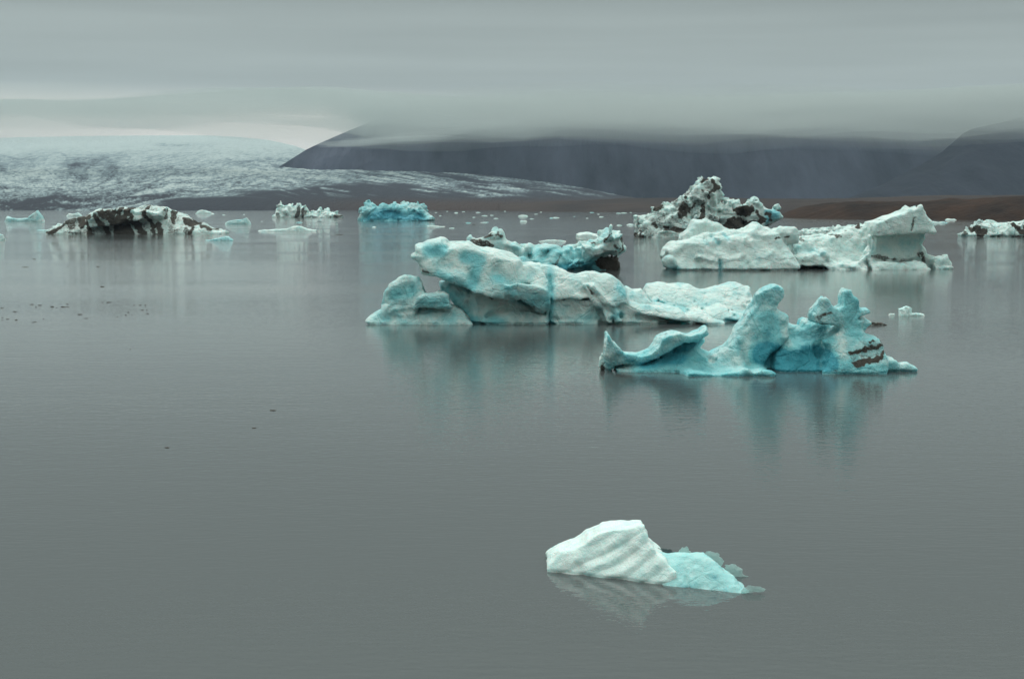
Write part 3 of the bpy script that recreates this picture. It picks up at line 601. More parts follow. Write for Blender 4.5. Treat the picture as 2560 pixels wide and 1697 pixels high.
o = berg('iceberg', D15, [
    ([(898,600),(899,550),(903,529),(908,518),(914,510),(922,507),(932,513),(941,519),(950,600)], 0, 6, 2.5, 0.3, 0.3),
    ([(930,600),(940,530),(950,514),(960,508),(966,511),(969,516),(980,515),(985,600)], -1, 6, 2.5, 0.4, 0.4), ([(975,600),(978,515),(985,512),(995,514),(1003,509),(1010,513),(1017,514),(1030,600)], 1, 6, 2.5, 0.3, 0.3),
    ([(1010,600),(1015,518),(1030,514),(1049,513),(1058,519),(1065,526),(1070,540),(1073,600)], 0, 6, 2.5, 0.4, 0.4), ([(1050,600),(1062,545),(1073,541),(1083,550),(1085,600)], 0, 4, 1.5, 0.2),
    ([(990,600),(1000,545),(1020,538),(1035,542),(1045,600)], -3, 4, 2, 0.4, 0.3)],
    ICE_FAR, vox=1.2, k=1.0, notch=0.3, seed=111, rough=[(5, 1.0, 1), (3.2, 0.9, 4)], base_blue=0.38,
    dents=[([(913,545),(940,522)], 3, 1.6), ([(975,530),(1000,535)], 5, 1.6), ([(1035,530),(1060,545)], 4, 1.3), ([(960,540)], 7, 1.0)],
    blue=[('poly', [(905,552),(940,522),(970,520),(1010,530),(1050,530),(1070,552)], 0, 0.65)], dirt=[('line', [(905,545),(918,532),(935,520)], 0.7, 0.45), ('line', [(1070,550),(1082,549)], 1.2, 0.6)])
tag(o, 'vivid turquoise blue iceberg with knobbly white top on the far water', 'iceberg')
o = berg('iceberg', dist(592.5), [
    ([(2393,640),(2395,592),(2398,572),(2401,569),(2410,571),(2423,570),(2432,564),(2439,559),(2442,550),(2451,548),(2460,554),(2475,556),(2480,640)], 0, 5, 1.5, 0.1, 0.3),
    ([(2455,640),(2460,556),(2487,553),(2500,557),(2510,560),(2518,550),(2523,554),(2534,551),(2560,552),(2590,556),(2610,575),(2620,640)], 1, 6, 1.5, 0.2, 0.3),
    ([(2460,640),(2470,583),(2500,578),(2520,572),(2530,576),(2535,590),(2540,640)], -0.8, 3, 1, 0.3)],
    ICE_FAR, vox=1.4, k=0.5, notch=0.6, seed=121, rough=[(3, 0.8, 2), (1, 0.25, 0)], base_dirt=0.1,
    dirt=[('poly', [(2424,570),(2438,561),(2444,573),(2460,573),(2458,580),(2450,592),(2436,592)], 0, 1.0), ('line', [(2402,590),(2412,580)], 3, 0.7), ('line', [(2407,572),(2410,578)], 2.5, 0.85), ('poly', [(2522,559),(2543,557),(2547,570),(2562,580),(2562,592),(2540,580)], 0, 0.95),
          ('line', [(2555,562),(2556,575)], 3, 0.8), ('line', [(2474,560),(2475,566)], 1.2, 0.7), ('line', [(2476,580),(2483,578)], 1.2, 0.7), ('line', [(2500,592),(2560,591)], 1.2, 0.9), ('line', [(2570,565),(2590,590)], 6, 0.8)])
tag(o, 'low white and brown iceberg cut off by the right edge of the picture', 'iceberg')
Df = dist(529)
o = berg('iceberg', Df, [([(1900,560),(1901,508),(1905,505),(1912,512),(1916,507),(1923,506),(1928,512),(1932,506),(1937,505),(1942,510),(1943,560)], 0, 12, 4, 0, 0.2)], ICE_FAR, vox=0.9, k=1, notch=0.2, seed=131, rough=[(8, 2.2, 2)], depth_pad=.3,
    dirt=[('line', [(1908,512),(1912,528)], 0.9, 0.8), ('line', [(1921,510),(1922,528)], 1.0, 0.8), ('line', [(1928,512),(1929,528)], 1.6, 0.9), ('line', [(1936,510),(1937,528)], 1.2, 0.9), ('line', [(1942,508),(1942,528)], 1.0, 0.8)])
tag(o, 'distant iceberg with thin vertical dark stripes, right of the tall dirty iceberg', 'iceberg')
o = berg('iceberg', Df - 60, [([(1943,560),(1944,512),(1950,510),(1963,510),(1966,514),(1972,518),(1979,526),(1984,560)], 0, 12, 4, 0, 0.2)], ICE_FAR, vox=0.9, k=1, notch=0.2, seed=133, rough=[(10, 1.6, 2)], depth_pad=.3,
    dirt=[('line', [(1965,520),(1965,528)], 0.6, 0.6)])
tag(o, 'distant clean white iceberg half hidden by the brown moraine hill', 'iceberg')

def small(outline, base, T_px, label, cat='iceberg', mat=None, seed=1, blue=0.1, dirt=0.0, group=None, rgh=0.10, name='iceberg'):
    D = dist(base); mpp = D / F
    xs = [p[0] for p in outline]; w = (max(xs) - min(xs)) * mpp
    poly = outline + [(max(xs) + 1, base + 25), (min(xs) - 1, base + 25)]
    T = T_px * mpp
    o = berg(name, D, [(poly, 0, T, T * 0.6, 0.2, 0.3)], mat or ICE_FAR, vox=1.0, k=0.1, notch=0, seed=seed, depth_pad=.1,
             rough=[(10 * mpp, rgh * 12 * mpp, 2)], base_blue=blue, base_dirt=dirt)
    tag(o, label, cat, group)
    return o
small([(14,554),(16,541),(30,545),(50,546),(70,545),(80,536),(92,525),(98,532),(103,537),(112,553)], 554.5, 12, 'little pale turquoise iceberg with one peak, near the left edge', seed=3, blue=0.3)
small([(562,560),(564,556),(576,551),(600,549),(619,544),(625,555),(627,560)], 561, 10, 'low blue and white ice slab just right of the striped iceberg', seed=5, blue=0.25)
small([(515,600),(530,597),(552,594),(565,590),(574,592),(583,600)], 601.5, 10, 'small turquoise growler on the water in front of the striped iceberg', cat='growler', seed=7, blue=0.3, name='growler')
small([(-14,599),(-8,588),(0,584),(8,588),(13,599)], 600, 8, 'small white growler cut by the left edge of the picture', cat='growler', seed=9, blue=0.15, name='growler')
small([(490,534),(494,530),(503,524),(515,526),(523,529),(535,534)], 535, 8, 'small white iceberg on the far water behind the right flank of the striped one', seed=11, blue=0.05)
small([(166,540),(172,534),(184,535),(195,532),(206,540)], 541, 8, 'small pale growler peeking up behind the left half of the striped iceberg', cat='growler', seed=13, blue=0.15, name='growler')
small([(141,563),(144,558),(155,560),(160,563)], 564, 6, 'tiny pale growler at the upper left flank of the striped iceberg', cat='growler', seed=15, blue=0.1, name='growler')
small([(95,576),(103,573),(120,573),(128,576)], 577, 6, 'thin pale ice floe left of the foot of the striped iceberg', cat='ice floe', seed=17, blue=0.2, name='ice_floe')
small([(645,577),(655,575),(690,573),(719,571),(728,567),(743,564),(756,567),(766,571),(792,575)], 578, 12, 'long flat white floe with a dark underline in front of the spiky white iceberg', cat='ice floe', seed=19, blue=0.0, name='ice_floe', rgh=.06)
small([(2246,789),(2248,772),(2256,770),(2266,765),(2276,769),(2281,773),(2279,782),(2300,783),(2310,785),(2311,789)], 790, 10, 'small white L shaped growler right of the turquoise towers', cat='growler', mat=ICE_NEAR, seed=21, blue=0.12, name='growler')
small([(2220,787),(2224,783),(2236,783),(2238,787)], 788, 5, 'tiny flat ice bit just left of the L shaped growler', cat='ice fragment', mat=ICE_NEAR, seed=23, name='ice_fragment')
small([(2154,811),(2166,804),(2190,805),(2210,808),(2217,812)], 813, 8, 'flat nearly black ice plate beside the turquoise towers', cat='ice floe', mat=ICE_MID, seed=25, dirt=0.95, name='ice_floe', rgh=.05)
small([(1347,603),(1360,601),(1385,599),(1400,600),(1416,603)], 604, 6, 'thin white floe behind the middle of the jagged teal iceberg', cat='ice floe', mat=ICE_MID, seed=27, blue=0, name='ice_floe', rgh=.04)
small([(1985,583),(1992,577),(2010,574),(2030,572),(2060,570),(2085,566),(2112,565),(2135,563),(2140,583)], 586, 22, 'low snowy ice ridge behind the rubble of the mushroom iceberg', cat='ice floe', mat=ICE_MID, seed=29, blue=0, name='ice_floe', rgh=.25, dirt=0.08)
small([(2312,556),(2330,553),(2345,555),(2358,554),(2368,556)], 558, 8, 'thin pale blue floe at the brown shore right of the mushroom cap', cat='ice floe', seed=31, blue=0.3, name='ice_floe', rgh=.06)
small([(2364,549),(2370,547),(2388,547),(2392,550)], 551, 5, 'tiny white floe touching the brown shore left of the right edge iceberg', cat='ice floe', seed=33, blue=0, name='ice_floe')
small([(1068,564),(1080,563),(1095,565),(1112,566)], 567, 5, 'thin white floe right of the foot of the blue iceberg', cat='ice floe', seed=35, blue=0, name='ice_floe', rgh=.04)
small([(1300,553),(1304,550),(1315,550),(1318,553)], 555, 5, 'square bright white ice bit amid the far brash ice', cat='ice fragment', seed=37, blue=0, name='ice_fragment')
small([(1296,540),(1305,536),(1315,537),(1320,541)], 542, 6, 'largest humped growler amid the far brash ice', cat='growler', seed=39, blue=0.15, name='growler')
small([(2018,514),(2024,509),(2030,511),(2042,513)], 515.5, 0.1, '', seed=41) if False else None

# far brash ice: many small bits scattered on the far water
random.seed(77)
protos = []
for i in range(6):
    n = 14
    P = []; 
    h = 0.5
    X = np.arange(-3, 3.01, 0.22); Yv = np.arange(-2, 2.01, 0.22); Zv = np.arange(-0.4, 2.2, 0.16)
    XX, YY, ZZ = np.meshgrid(X, Yv, Zv, indexing='ij')
    V = np.sqrt((XX / 2.2) ** 2 + (YY / 1.4) ** 2 + (ZZ / (0.7 + 0.12 * i)) ** 2) - 1 + 0.55 * fbm(XX * .8, YY * .8, ZZ * 1.1, 200 + i * 9, 3)
    V[0] = V[-1] = 1; V[:, 0] = V[:, -1] = 1; V[:, :, 0] = V[:, :, -1] = 1
    Pp, Q = surface_nets(V, (-3, -2, -0.4), 1.0)
    Pp = (Pp - np.array([-3, -2, -0.4])) * np.array([0.22, 0.22, 0.16]) + np.array([-3, -2, -0.4])
    protos.append((Pp, Q))
def bit(px, py, w, hpx, mat, blue, dirt, proto, name, label, cat, group):
    D = dist(py); mpp = D / F
    Pp, Q = protos[proto]
    s = w * mpp / 4.6
    o = link(name, mesh_from(name, Pp * np.array([s, s, hpx * mpp / 1.1]), Q, mat, {'dirt': np.full(len(Pp), dirt), 'blue': np.full(len(Pp), blue)}), None, (at(px, py, D)[0], D, 0))
    tag(o, label, cat, group)
brash = [(1118,529,6),(1159,530,8),(1175,532,14),(1195,532,12),(1140,533,10),(1262,529,5),(1280,533,9),(1212,540,14),(1230,539,9),(1240,547,12),(1256,556,16),(1170,558,14),(1218,556,9),(1210,557,16),(1365,541,10),(1390,545,18),(1378,546,10),
         (1449,529,11),(1420,535,8),(1436,542,5),(1480,532,10),(1503,543,12),(1520,535,14),(1545,534,12),(1560,533,16),(1577,532,5),(1535,552,16),(1548,564,14),(1575,563,20),(1590,560,8),(1400,532,8),(1340,536,9),(1330,548,10),(1185,544,8),(1147,547,6),
         (1100,540,6),(1090,532,6),(1130,571,14),(1147,572,10),(1080,560,8),(935,569,12),(747,557,16),(672,563,4),(655,554,3),(560,538,8),(610,537,5),(1065,528,6),(1352,531,6),(1468,546,7),(1496,536,6),(1618,534,6),(1600,540,8)]
for i, (x, y, w) in enumerate(brash):
    if i % 4 == 2: continue
    bit(x, y, w, 0.9 + w * 0.08, ICE_FAR, random.choice([0.0, 0.1, 0.35]), 0, i % 6, 'brash_ice', 'tiny pale bit of brash ice floating on the far water', 'brash ice', 'brash ice bits on the far water')
darks = [(792,553.5,6,1),(805,553.5,5,1),(1185,562,9,1.6),(850,587,22,1.6)]
specks = [(64,668,18),(86,648,8),(170,666,4),(245,667,10),(255,717,12),(271,756,13),(256,756,5),(80,761,11),(100,763,11),(90,767,5),(130,767,10),(157,767,13),(169,767,9),(168,760,6),(142,769,4),(5,770,9),(37,779,6),(34,779,4),(41,779,5),
          (6,794,5),(6,800,4),(19,798,10),(40,800,8),(199,786,13),(215,796,13),(88,805,9),(82,806,6),(294,792,5),(314,788,6),(320,781,6),(330,787,3),(356,775,9),(367,775,4),(369,784,8),(363,763,4),(350,763,6),(335,763,5),(109,797,4),(27,691,2),
          (326,873,5)]
for i, (x, y, w) in enumerate(specks):
    bit(x, y, w, 1.3 if w > 6 else 1.1, ICE_NEAR, 0.2, 1.0, i % 6, 'dark_ice_bit', 'tiny dark dirty ice bit in the scattered patch at the left', 'dark ice bit', 'dark ice bits scattered on the left water')
for x, y, w, hh, lb in [(683,1026,17,2.2,'dark sliver of drifting ice alone on the open water, farthest right of three'), (636,1070,12,1.8,'small dark sliver of drifting ice, middle of three on the open water'), (418,1119,13,2.2,'small dark sliver of drifting ice, nearest of three on the open water'),
                        (1185,562,9,1.6,'small dark ice bit just left of the far brash ice'), (850,587,22,1.3,'thin dark floe in open water below the blue iceberg'), (800,554,14,1.0,'thin dark floe right below the spiky white iceberg')]:
    bit(x, y, w, hh, ICE_NEAR, 0.1, 1.0, 2, 'dark_ice_bit', lb, 'dark ice bit', None)

# ------------------------------------------------------------------ setting
def structure(o): o['kind'] = 'structure'; return o
def grid_mesh(name, PX, mat, attrs=None):
    n, m_ = PX.shape[:2]
    I = np.arange(n * m_).reshape(n, m_)
    Q = np.stack([I[:-1, :-1], I[1:, :-1], I[1:, 1:], I[:-1, 1:]], -1).reshape(-1, 4)
    return mesh_from(name, PX.reshape(-1, 3), Q, mat, {k: v.ravel() for k, v in (attrs or {}).items()})

# water
m, nt, out = new_mat('lagoon water'); b = NB(nt)
pos = b.n('ShaderNodeNewGeometry').outputs['Position']
big = b.noise(b.map(pos, (0.004, 0.016, 1)), 1.0, 3, 0.6)
big2 = b.noise(b.map(pos, (0.0012, 0.02, 1)), 1.0, 2, 0.6)
rip = b.noise(b.map(pos, (0.55, 1.9, 1)), 1.0, 3, 0.55)
rip2 = b.noise(b.map(pos, (2.4, 5.5, 1)), 1.0, 2, 0.5)
rip3 = b.noise(b.map(pos, (0.10, 0.35, 1)), 1.0, 2, 0.5)
amp = b.math('ADD', b.math('MULTIPLY', b.ramp(big, 0.40, 0.68), 0.6), 0.5)
h = b.math('ADD', b.math('MULTIPLY', rip, 0.075), b.math('ADD', b.math('MULTIPLY', rip2, 0.075), b.math('MULTIPLY', rip3, 0.07)))
h = b.math('MULTIPLY', h, amp)
far_ = b.ramp(b.n('ShaderNodeSeparateXYZ', i_0=pos).outputs[1], 150.0, 420.0)   # windier water out in the lagoon
h = b.math('MULTIPLY', h, b.math('ADD', 1.0, b.math('MULTIPLY', far_, 2.2)))
bp = b.n('ShaderNodeBump', i_Strength=0.16, i_Distance=1.0, i_Height=h).outputs[0]
p = b.n('ShaderNodeBsdfPrincipled', i_Normal=bp)
p.inputs['Base Color'].default_value = (0.070, 0.077, 0.078, 1)
p.inputs['IOR'].default_value = 1.333
nt.links.new(b.math('ADD', b.math('MULTIPLY', b.ramp(big2, 0.45, 0.62), 0.04), 0.03), p.inputs['Roughness'])
nt.links.new(p.outputs[0], out.inputs[0])
WATER = m
me = bpy.data.meshes.new('water')
me.from_pydata([(-14000, -400, 0), (14000, -400, 0), (14000, 16000, 0), (-14000, 16000, 0)], [], [(0, 1, 2, 3)])
me.materials.append(WATER)
structure(link('water', me))

def interp(pts, x): 
    a = np.array(pts, float); return np.interp(x, a[:, 0], a[:, 1])

def attr_mat(name, cols, rough=0.9, bump=None, nscale=0.02, grain=0.3, stretch=(1, 1, 1)):
    """cols: low colour, high colour, mixed by the mesh's 'mask' plus fine noise"""
    m, nt, out = new_mat(name); b = NB(nt)
    pos = b.map(b.n('ShaderNodeNewGeometry').outputs['Position'], stretch)
    mask = b.n('ShaderNodeAttribute', attribute_name='mask').outputs['Fac']
    n = b.noise(pos, nscale, 4, 0.65)
    f = b.math('ADD', mask, b.math('MULTIPLY', b.math('SUBTRACT', n, 0.5), grain), clamp=True)
    c = b.mix(f, cols[0], cols[1])
    p = b.n('ShaderNodeBsdfPrincipled', i_Roughness=rough); nt.links.new(c, p.inputs['Base Color'])
    p.inputs['Specular IOR Level'].default_value = 0.1
    if bump:
        bp = b.n('ShaderNodeBump', i_Strength=0.8, i_Distance=bump, i_Height=n).outputs[0]; nt.links.new(bp, p.inputs['Normal'])
    nt.links.new(p.outputs[0], out.inputs[0])
    return m

# glacier: slope of crevassed ice with curving debris bands
G_TOP = [(-500,350),(0,345),(180,341),(400,339),(520,339),(600,343),(660,349),(700,356),(740,366),(770,377),(830,382),(900,393),(1000,407),(1100,424),(1200,437),(1300,449),(1400,461),(1480,474),(1560,490),(1640,505)]
NX, NT = 1100, 330
px = np.linspace(-500, 1640, NX)[:, None] * np.ones((1, NT))
t = np.linspace(0, 1, NT)[None, :] * np.ones((NX, 1))
top = interp(G_TOP, px)
bot = 527.2
py = bot + (top - bot) * t
Dn = 2000.0
Yd = Dn * (1 + 2.6 * t ** 1.5 * np.clip((bot - top) / 180, 0.15, 1))
u, dy, dz = (px - 1280) / F, cp + (848.5 - py) / F * sp, -sp + (848.5 - py) / F * cp
k_ = Yd / dy
Xw = u * k_; Zw = CAM_H + dz * k_
Zw[:, 0] = -3
# debris bands follow flow lines; f is the flow coordinate
qx = px / 100.0; qy = (py - 340) / 20.0
warp = 1.3 * noise(qx * 0.35, qy * 0.15, 0 * qx, 300) + 0.6 * noise(qx * 1.1, qy * 0.4, 0 * qx, 301) + 0.25 * noise(qx * 3.1, qy * 1.0, 0 * qx, 302)
flow = qy - 0.9 * np.exp(-((px - 190) / 50.0) ** 2) * sstep(2, 6, qy) + warp + 2.6 * sstep(700, -50, px) * -sstep(1, 7, qy)
bands = 0.6 * fbm(qx * 0.25, flow * 0.7, 0 * qx, 310, 3) + 0.22 * noise(qx * 0.6, flow * 2.6, 0 * qx, 315)
bands = bands * (0.15 + 1.0 * sstep(1.5, 5.5, qy))
crev = 0.40 * fbm(qx * 8, qy * 2.6, 0 * qx, 320, 3) + 0.4 * noise(qx * 17, qy * 5.5, 0 * qx, 327) + 0.4 * noise(qx * 31, qy * 9, 0 * qx, 329)
edge = interp([(-500,545),(0,534),(250,528),(340,520),(400,506),(480,492),(600,478),(700,466),(800,460),(900,459),(1000,466),(1100,478),(1200,484),(1300,487),(1450,492),(1640,500)], px)
toe = sstep(-9, 9, py - edge + 16 * fbm(qx * 0.8, qy * 1.6, 0 * qx, 330, 3))
low_mess = sstep(440, 520, py) * sstep(700, 300, px)
lines = sstep(0.13, 0.0, np.abs(noise(qx * 0.28, flow * 1.0, 0 * qx, 360))) + 0.7 * sstep(0.10, 0.0, np.abs(noise(qx * 0.35, flow * 2.1, 0 * qx, 365)))
mask = 0.80 - 0.28 * lines * sstep(1.0, 3.5, qy) + bands * 0.8 + crev * (0.05 + 0.43 * sstep(1.0, 6.0, qy)) - 0.24 * sstep(1.5, 6.0, qy) - 0.22 * low_mess + 0.12 * sstep(2.5, 0, qy)
# the thin tongue beyond the mountain foot breaks into streaks
dtop = (py - top) / 9.0
streak = 0.9 * fbm(qx * 0.55, dtop * 1.5, 0 * qx, 335, 3) + 0.5 * noise(qx * 2.2, dtop * 3.0, 0 * qx, 337)
tongue = sstep(650, 1000, px)
mask = mask * (1 - tongue) + tongue * (0.52 - 0.42 * sstep(900, 1560, px) + streak * 0.75 + 0.15 * crev)
wisps = sstep(0.25, 0.6, noise(qx * 0.9, dtop * 1.6, 0 * qx, 340) + 0.4 * noise(qx * 4, dtop * 3, 0 * qx, 341)) * 0.35 * sstep(505, 470, py)
mask = mask * (1 - toe) + toe * (0.02 + wisps)
for lx, ly, rx, ry, am in [(0, 425, 25, 10, .5), (190, 412, 45, 7, .45), (80, 520, 60, 14, .5), (450, 362, 70, 5, .3), (600, 405, 60, 5, .3), (680, 400, 30, 6, .3)]:
    mask = mask - am * np.exp(-((px - lx) / rx) ** 2 - ((py - ly) / ry) ** 2) * (0.7 + 0.8 * noise(qx * 6, qy * 2, 0 * qx, 350))
mask = np.clip(mask, 0, 1)
rough_z = (crev * 1.6 + 5 * bands) * (Yd / 4000) * sstep(0, 0.06, t)
Zw = Zw + rough_z * (1 - toe * 0.6)
brown = sstep(488, 512, py) * sstep(600, 1100, px)
m, nt, out = new_mat('glacier ice and debris'); b = NB(nt)
pos = b.n('ShaderNodeNewGeometry').outputs['Position']
mask_n = b.n('ShaderNodeAttribute', attribute_name='mask').outputs['Fac']
br_n = b.n('ShaderNodeAttribute', attribute_name='brown').outputs['Fac']
n = b.noise(b.map(pos, (1, 0.07, 0.7)), 0.10, 3, 0.75)
f = b.math('ADD', mask_n, b.math('MULTIPLY', b.math('SUBTRACT', n, 0.5), b.math('MULTIPLY', b.ramp(mask_n, 0.0, 0.5), b.math('ADD', 0.6, b.math('MULTIPLY', b.ramp(mask_n, 0.9, 0.5), 1.6)))), clamp=True)
deb = b.mix(br_n, (0.022, 0.024, 0.032), (0.040, 0.026, 0.022))
c = b.mix(b.ramp(f, 0.02, 0.55), deb, (0.175, 0.225, 0.24))
c = b.mix(b.ramp(f, 0.45, 0.95), c, (0.39, 0.44, 0.43))
p = b.n('ShaderNodeBsdfPrincipled', i_Roughness=0.9); p.inputs['Specular IOR Level'].default_value = 0.1
nt.links.new(c, p.inputs['Base Color'])
nt.links.new(b.n('ShaderNodeBump', i_Strength=0.7, i_Distance=14.0, i_Height=n).outputs[0], p.inputs['Normal'])
nt.links.new(p.outputs[0], out.inputs[0])
structure(link('glacier', grid_mesh('glacier', np.stack([Xw, Yd, Zw], -1), m, {'mask': mask, 'brown': brown})))

# mountains
def mountain(name, top_pts, base_py, Yb, Yt, x0, x1, mat, zcap=376, nx=500, seed=400, gully=52):
    NT = 130
    px = np.linspace(x0, x1, nx)[:, None] * np.ones((1, NT))
    t = np.linspace(0, 1.5, NT)[None, :] * np.ones((nx, 1))
    top = interp(top_pts, px)
    yb = interp(Yb, px); yt = interp(Yt, px)
    Xn = (px - 1280) / F
    ztop = np.minimum((512 - top) / F * yt + CAM_H, zcap)
    tt = np.minimum(t, 1)
    Y = yb + (yt - yb) * t
    Z = -3 + (ztop + 3) * tt ** 1.12 * np.where(t > 1, np.clip(1 - (t - 1) * 1.6, 0.1, 1), 1)
    X = Xn * Y
    g = fbm(X / 260, Y / 900, 0 * X, seed, 4, True)
    g2 = fbm(X / 60, Y / 200, 0 * X, seed + 20, 3)
    w = np.sin(np.clip(tt, 0, 1) * math.pi) ** 0.7
    Z = Z + (g * gully + g2 * 6) * w * np.clip(ztop / 200, 0, 1)
    mask = np.clip(0.40 + 0.75 * g + 0.5 * g2, 0, 1)
    return structure(link(name, grid_mesh(name, np.stack([X, Y, Z], -1), mat, {'mask': mask})))
MT = attr_mat('dark mountain rock', [(0.003, 0.004, 0.009), (0.050, 0.055, 0.078)], nscale=0.02, grain=0.9, bump=14, stretch=(1, 0.3, 0.25))
mountain('mountain', [(700,420),(735,398),(770,376),(800,362),(830,349),(870,332),(905,318),(940,304),(1000,285),(1100,262),(1300,240),(2900,230)], 505, [(700,4300),(1200,4400),(2000,4500),(2900,4800)], [(700,4500),(1000,5000),(2000,5300),(2900,5600)], 700, 2900, MT)
MT2 = attr_mat('spur rock darkened for less haze', [(0.001, 0.0015, 0.004), (0.016, 0.018, 0.028)], nscale=0.02, grain=0.9, bump=14, stretch=(1, 0.3, 0.25))  # darker copy of the mountain rock: thinner haze of the nearer spur put into colour
mountain('mountain_spur', [(2080,508),(2110,499),(2150,482),(2200,462),(2250,437),(2300,410),(2345,383),(2380,352),(2395,338),(2420,325),(2480,312),(2600,280),(3000,250)], 510, [(2080,3700),(3000,3600)], [(2080,4000),(2400,4500),(3000,4600)], 2080, 3000, MT2, nx=260, seed=440, zcap=376)

# foreland strip at the mountain foot and the brown moraine hill
def ridge(name, top_pts, base_py, depth, x0, x1, mat, amp, nx=700, seed=500, wlen=30):
    NT = 70
    px = np.linspace(x0, x1, nx)[:, None] * np.ones((1, NT))
    t = np.linspace(0, 1.6, NT)[None, :] * np.ones((nx, 1))
    by = interp(base_py, px)
    yb = CAM_H * F / (by - 512.0)
    Y = yb + depth * t
    top = interp(top_pts, px)
    ztop = CAM_H + (512 - top) / F * (yb + depth)
    tt = np.minimum(t, 1)
    Z = -1.5 + (ztop + 1.5) * np.sin(tt * math.pi / 2) ** 0.9 * np.where(t > 1, 1 - (t - 1) * 0.9, 1)
    X = (px - 1280) / F * Y
    n1 = fbm(X / wlen, Y / wlen, 0 * X, seed, 4)
    Z = Z + n1 * amp * sstep(0, 0.25, t) * np.clip(ztop / 6, 0, 1)
    mask = np.clip(0.45 + 0.6 * fbm(X / wlen * 1.5, Y / wlen * .6, 0 * X, seed + 9, 4), 0, 1)
    return structure(link(name, grid_mesh(name, np.stack([X, Y, Z], -1), mat, {'mask': mask})))
SHORE = attr_mat('far brown shore', [(0.020, 0.016, 0.016), (0.050, 0.034, 0.028)], nscale=0.03, grain=0.5, bump=4)
HILL = attr_mat('brown moraine', [(0.008, 0.005, 0.004), (0.042, 0.021, 0.012)], nscale=0.16, grain=0.9, bump=1.5)
ridge('far_shore', [(1250,512),(1400,502),(1560,497),(1900,497),(2100,495),(2300,490),(2900,490)], [(1250,529),(1640,531),(2000,534),(2900,536)], 500, 1250, 2900, SHORE, 3.0, wlen=90)
ridge('moraine_hill', [(1940,540),(1975,526),(2010,516),(2050,510),(2085,507),(2110,503),(2160,504),(2200,503),(2260,503),(2310,504),(2340,500),(2370,496),(2420,497),(2480,495),(2520,492),(2560,491),(2700,488),(2900,480)],
      [(1940,545.5),(2100,547.5),(2300,549),(2560,552),(2900,556)], 60, 1940, 2900, HILL, 0.9, seed=520, wlen=14)
# strip of snow left on the moraine
sp_ = berg('snow_patch', 800.0, [([(2020,516),(2024,510),(2028,509),(2034,512),(2044,513),(2046,516)], -8, 3, 0.5)], ICE_FAR, vox=0.8, k=.2, notch=0, rough=[(3, .3, 0)], seed=3, depth_pad=.1) if False else None

# ------------------------------------------------------------------ air: haze and low cloud
def volume_mat(name, col, dens, aniso=0.0):
    m, nt, out = new_mat(name); b = NB(nt)
    v = b.n('ShaderNodeVolumePrincipled'); v.inputs['Color'].default_value = (*col, 1); v.inputs['Density'].default_value = dens
    v.inputs['Anisotropy'].default_value = aniso
    nt.links.new(v.outputs[0], out.inputs['Volume'])
    m.cycles.homogeneous_volume = True
    return m
def prism(name, foot, z0, z1, mat):
    n = len(foot); me = bpy.data.meshes.new(name)
    me.from_pydata([(x, y, z0) for x, y in foot] + [(x, y, z1) for x, y in foot], [],
                   [tuple(range(n))[::-1], tuple(range(n, 2 * n))] + [(i, (i + 1) % n, n + (i + 1) % n, n + i) for i in range(n)])
    me.materials.append(mat); return link(name, me)
hz = prism('haze', [(-14500, -500), (14500, -500), (14500, 16500), (-14500, 16500)], -6, 600, volume_mat('haze air', (0.60, 0.74, 0.92), HAZE_D))
hz['kind'] = 'stuff'
XL = lambda px, Y: (px - 1280) / F * Y
def qd(I): return np.stack([I[:-1, :-1], I[1:, :-1], I[1:, 1:], I[:-1, 1:]], -1).reshape(-1, 4)
def wall(a, c): return np.stack([a[:-1], a[1:], c[1:], c[:-1]], -1)
def cloud(name, z0, z1, dens, seed, shrink=0.0, amp=16):
    nu, nv = 90, 60
    uu = np.linspace(0, 1, nu)[:, None] * np.ones((1, nv)); vv = np.linspace(0, 1, nv)[None, :] * np.ones((nu, 1))
    pxc = -1500 - shrink * 200 + (5300 + shrink * 400) * uu
    yb_ = interp([(-1500, 4150), (800, 4200), (900, 4500), (960, 5400), (1500, 9000), (4000, 9000)], pxc) + shrink * 60
    yf_ = interp([(0, 3350), (1900, 3350), (2400, 2700), (4000, 2600)], pxc) + shrink * 350 + 480 * noise(pxc / 600, 0 * pxc, 0 * pxc, seed + 5) + 160 * noise(pxc / 170, 0 * pxc, 0 * pxc, seed + 6)
    Yc_ = yf_ + (yb_ - yf_) * vv
    Xc_ = (pxc - 1280) / F * (Yc_ * 0.5 + 0.5 * yb_)
    Zb = z0 + amp * fbm(Xc_ / 330, Yc_ / 700, 0 * Xc_, seed, 3)
    bot_ = np.stack([Xc_, Yc_, Zb], -1); top_ = np.stack([Xc_, Yc_, Zb + 4 + (z1 - Zb - 4) * sstep(-250, 1500, Yc_ - yf_) * (1 + 0.10 * fbm(Xc_ / 900, Yc_ / 500, 0 * Xc_, seed + 9, 2))], -1)
    I0 = np.arange(nu * nv).reshape(nu, nv); I1 = I0 + nu * nv
    Qc = np.concatenate([qd(I0)[:, ::-1], qd(I1), wall(I0[:, 0], I1[:, 0]), wall(I1[:, -1], I0[:, -1]), wall(I1[0], I0[0]), wall(I0[-1], I1[-1])])
    o = link(name, mesh_from(name, np.concatenate([bot_.reshape(-1, 3), top_.reshape(-1, 3)]), Qc, volume_mat(name.replace('_', ' '), (0.62, 0.66, 0.64), dens), smooth=False))
    o['kind'] = 'stuff'
    return o
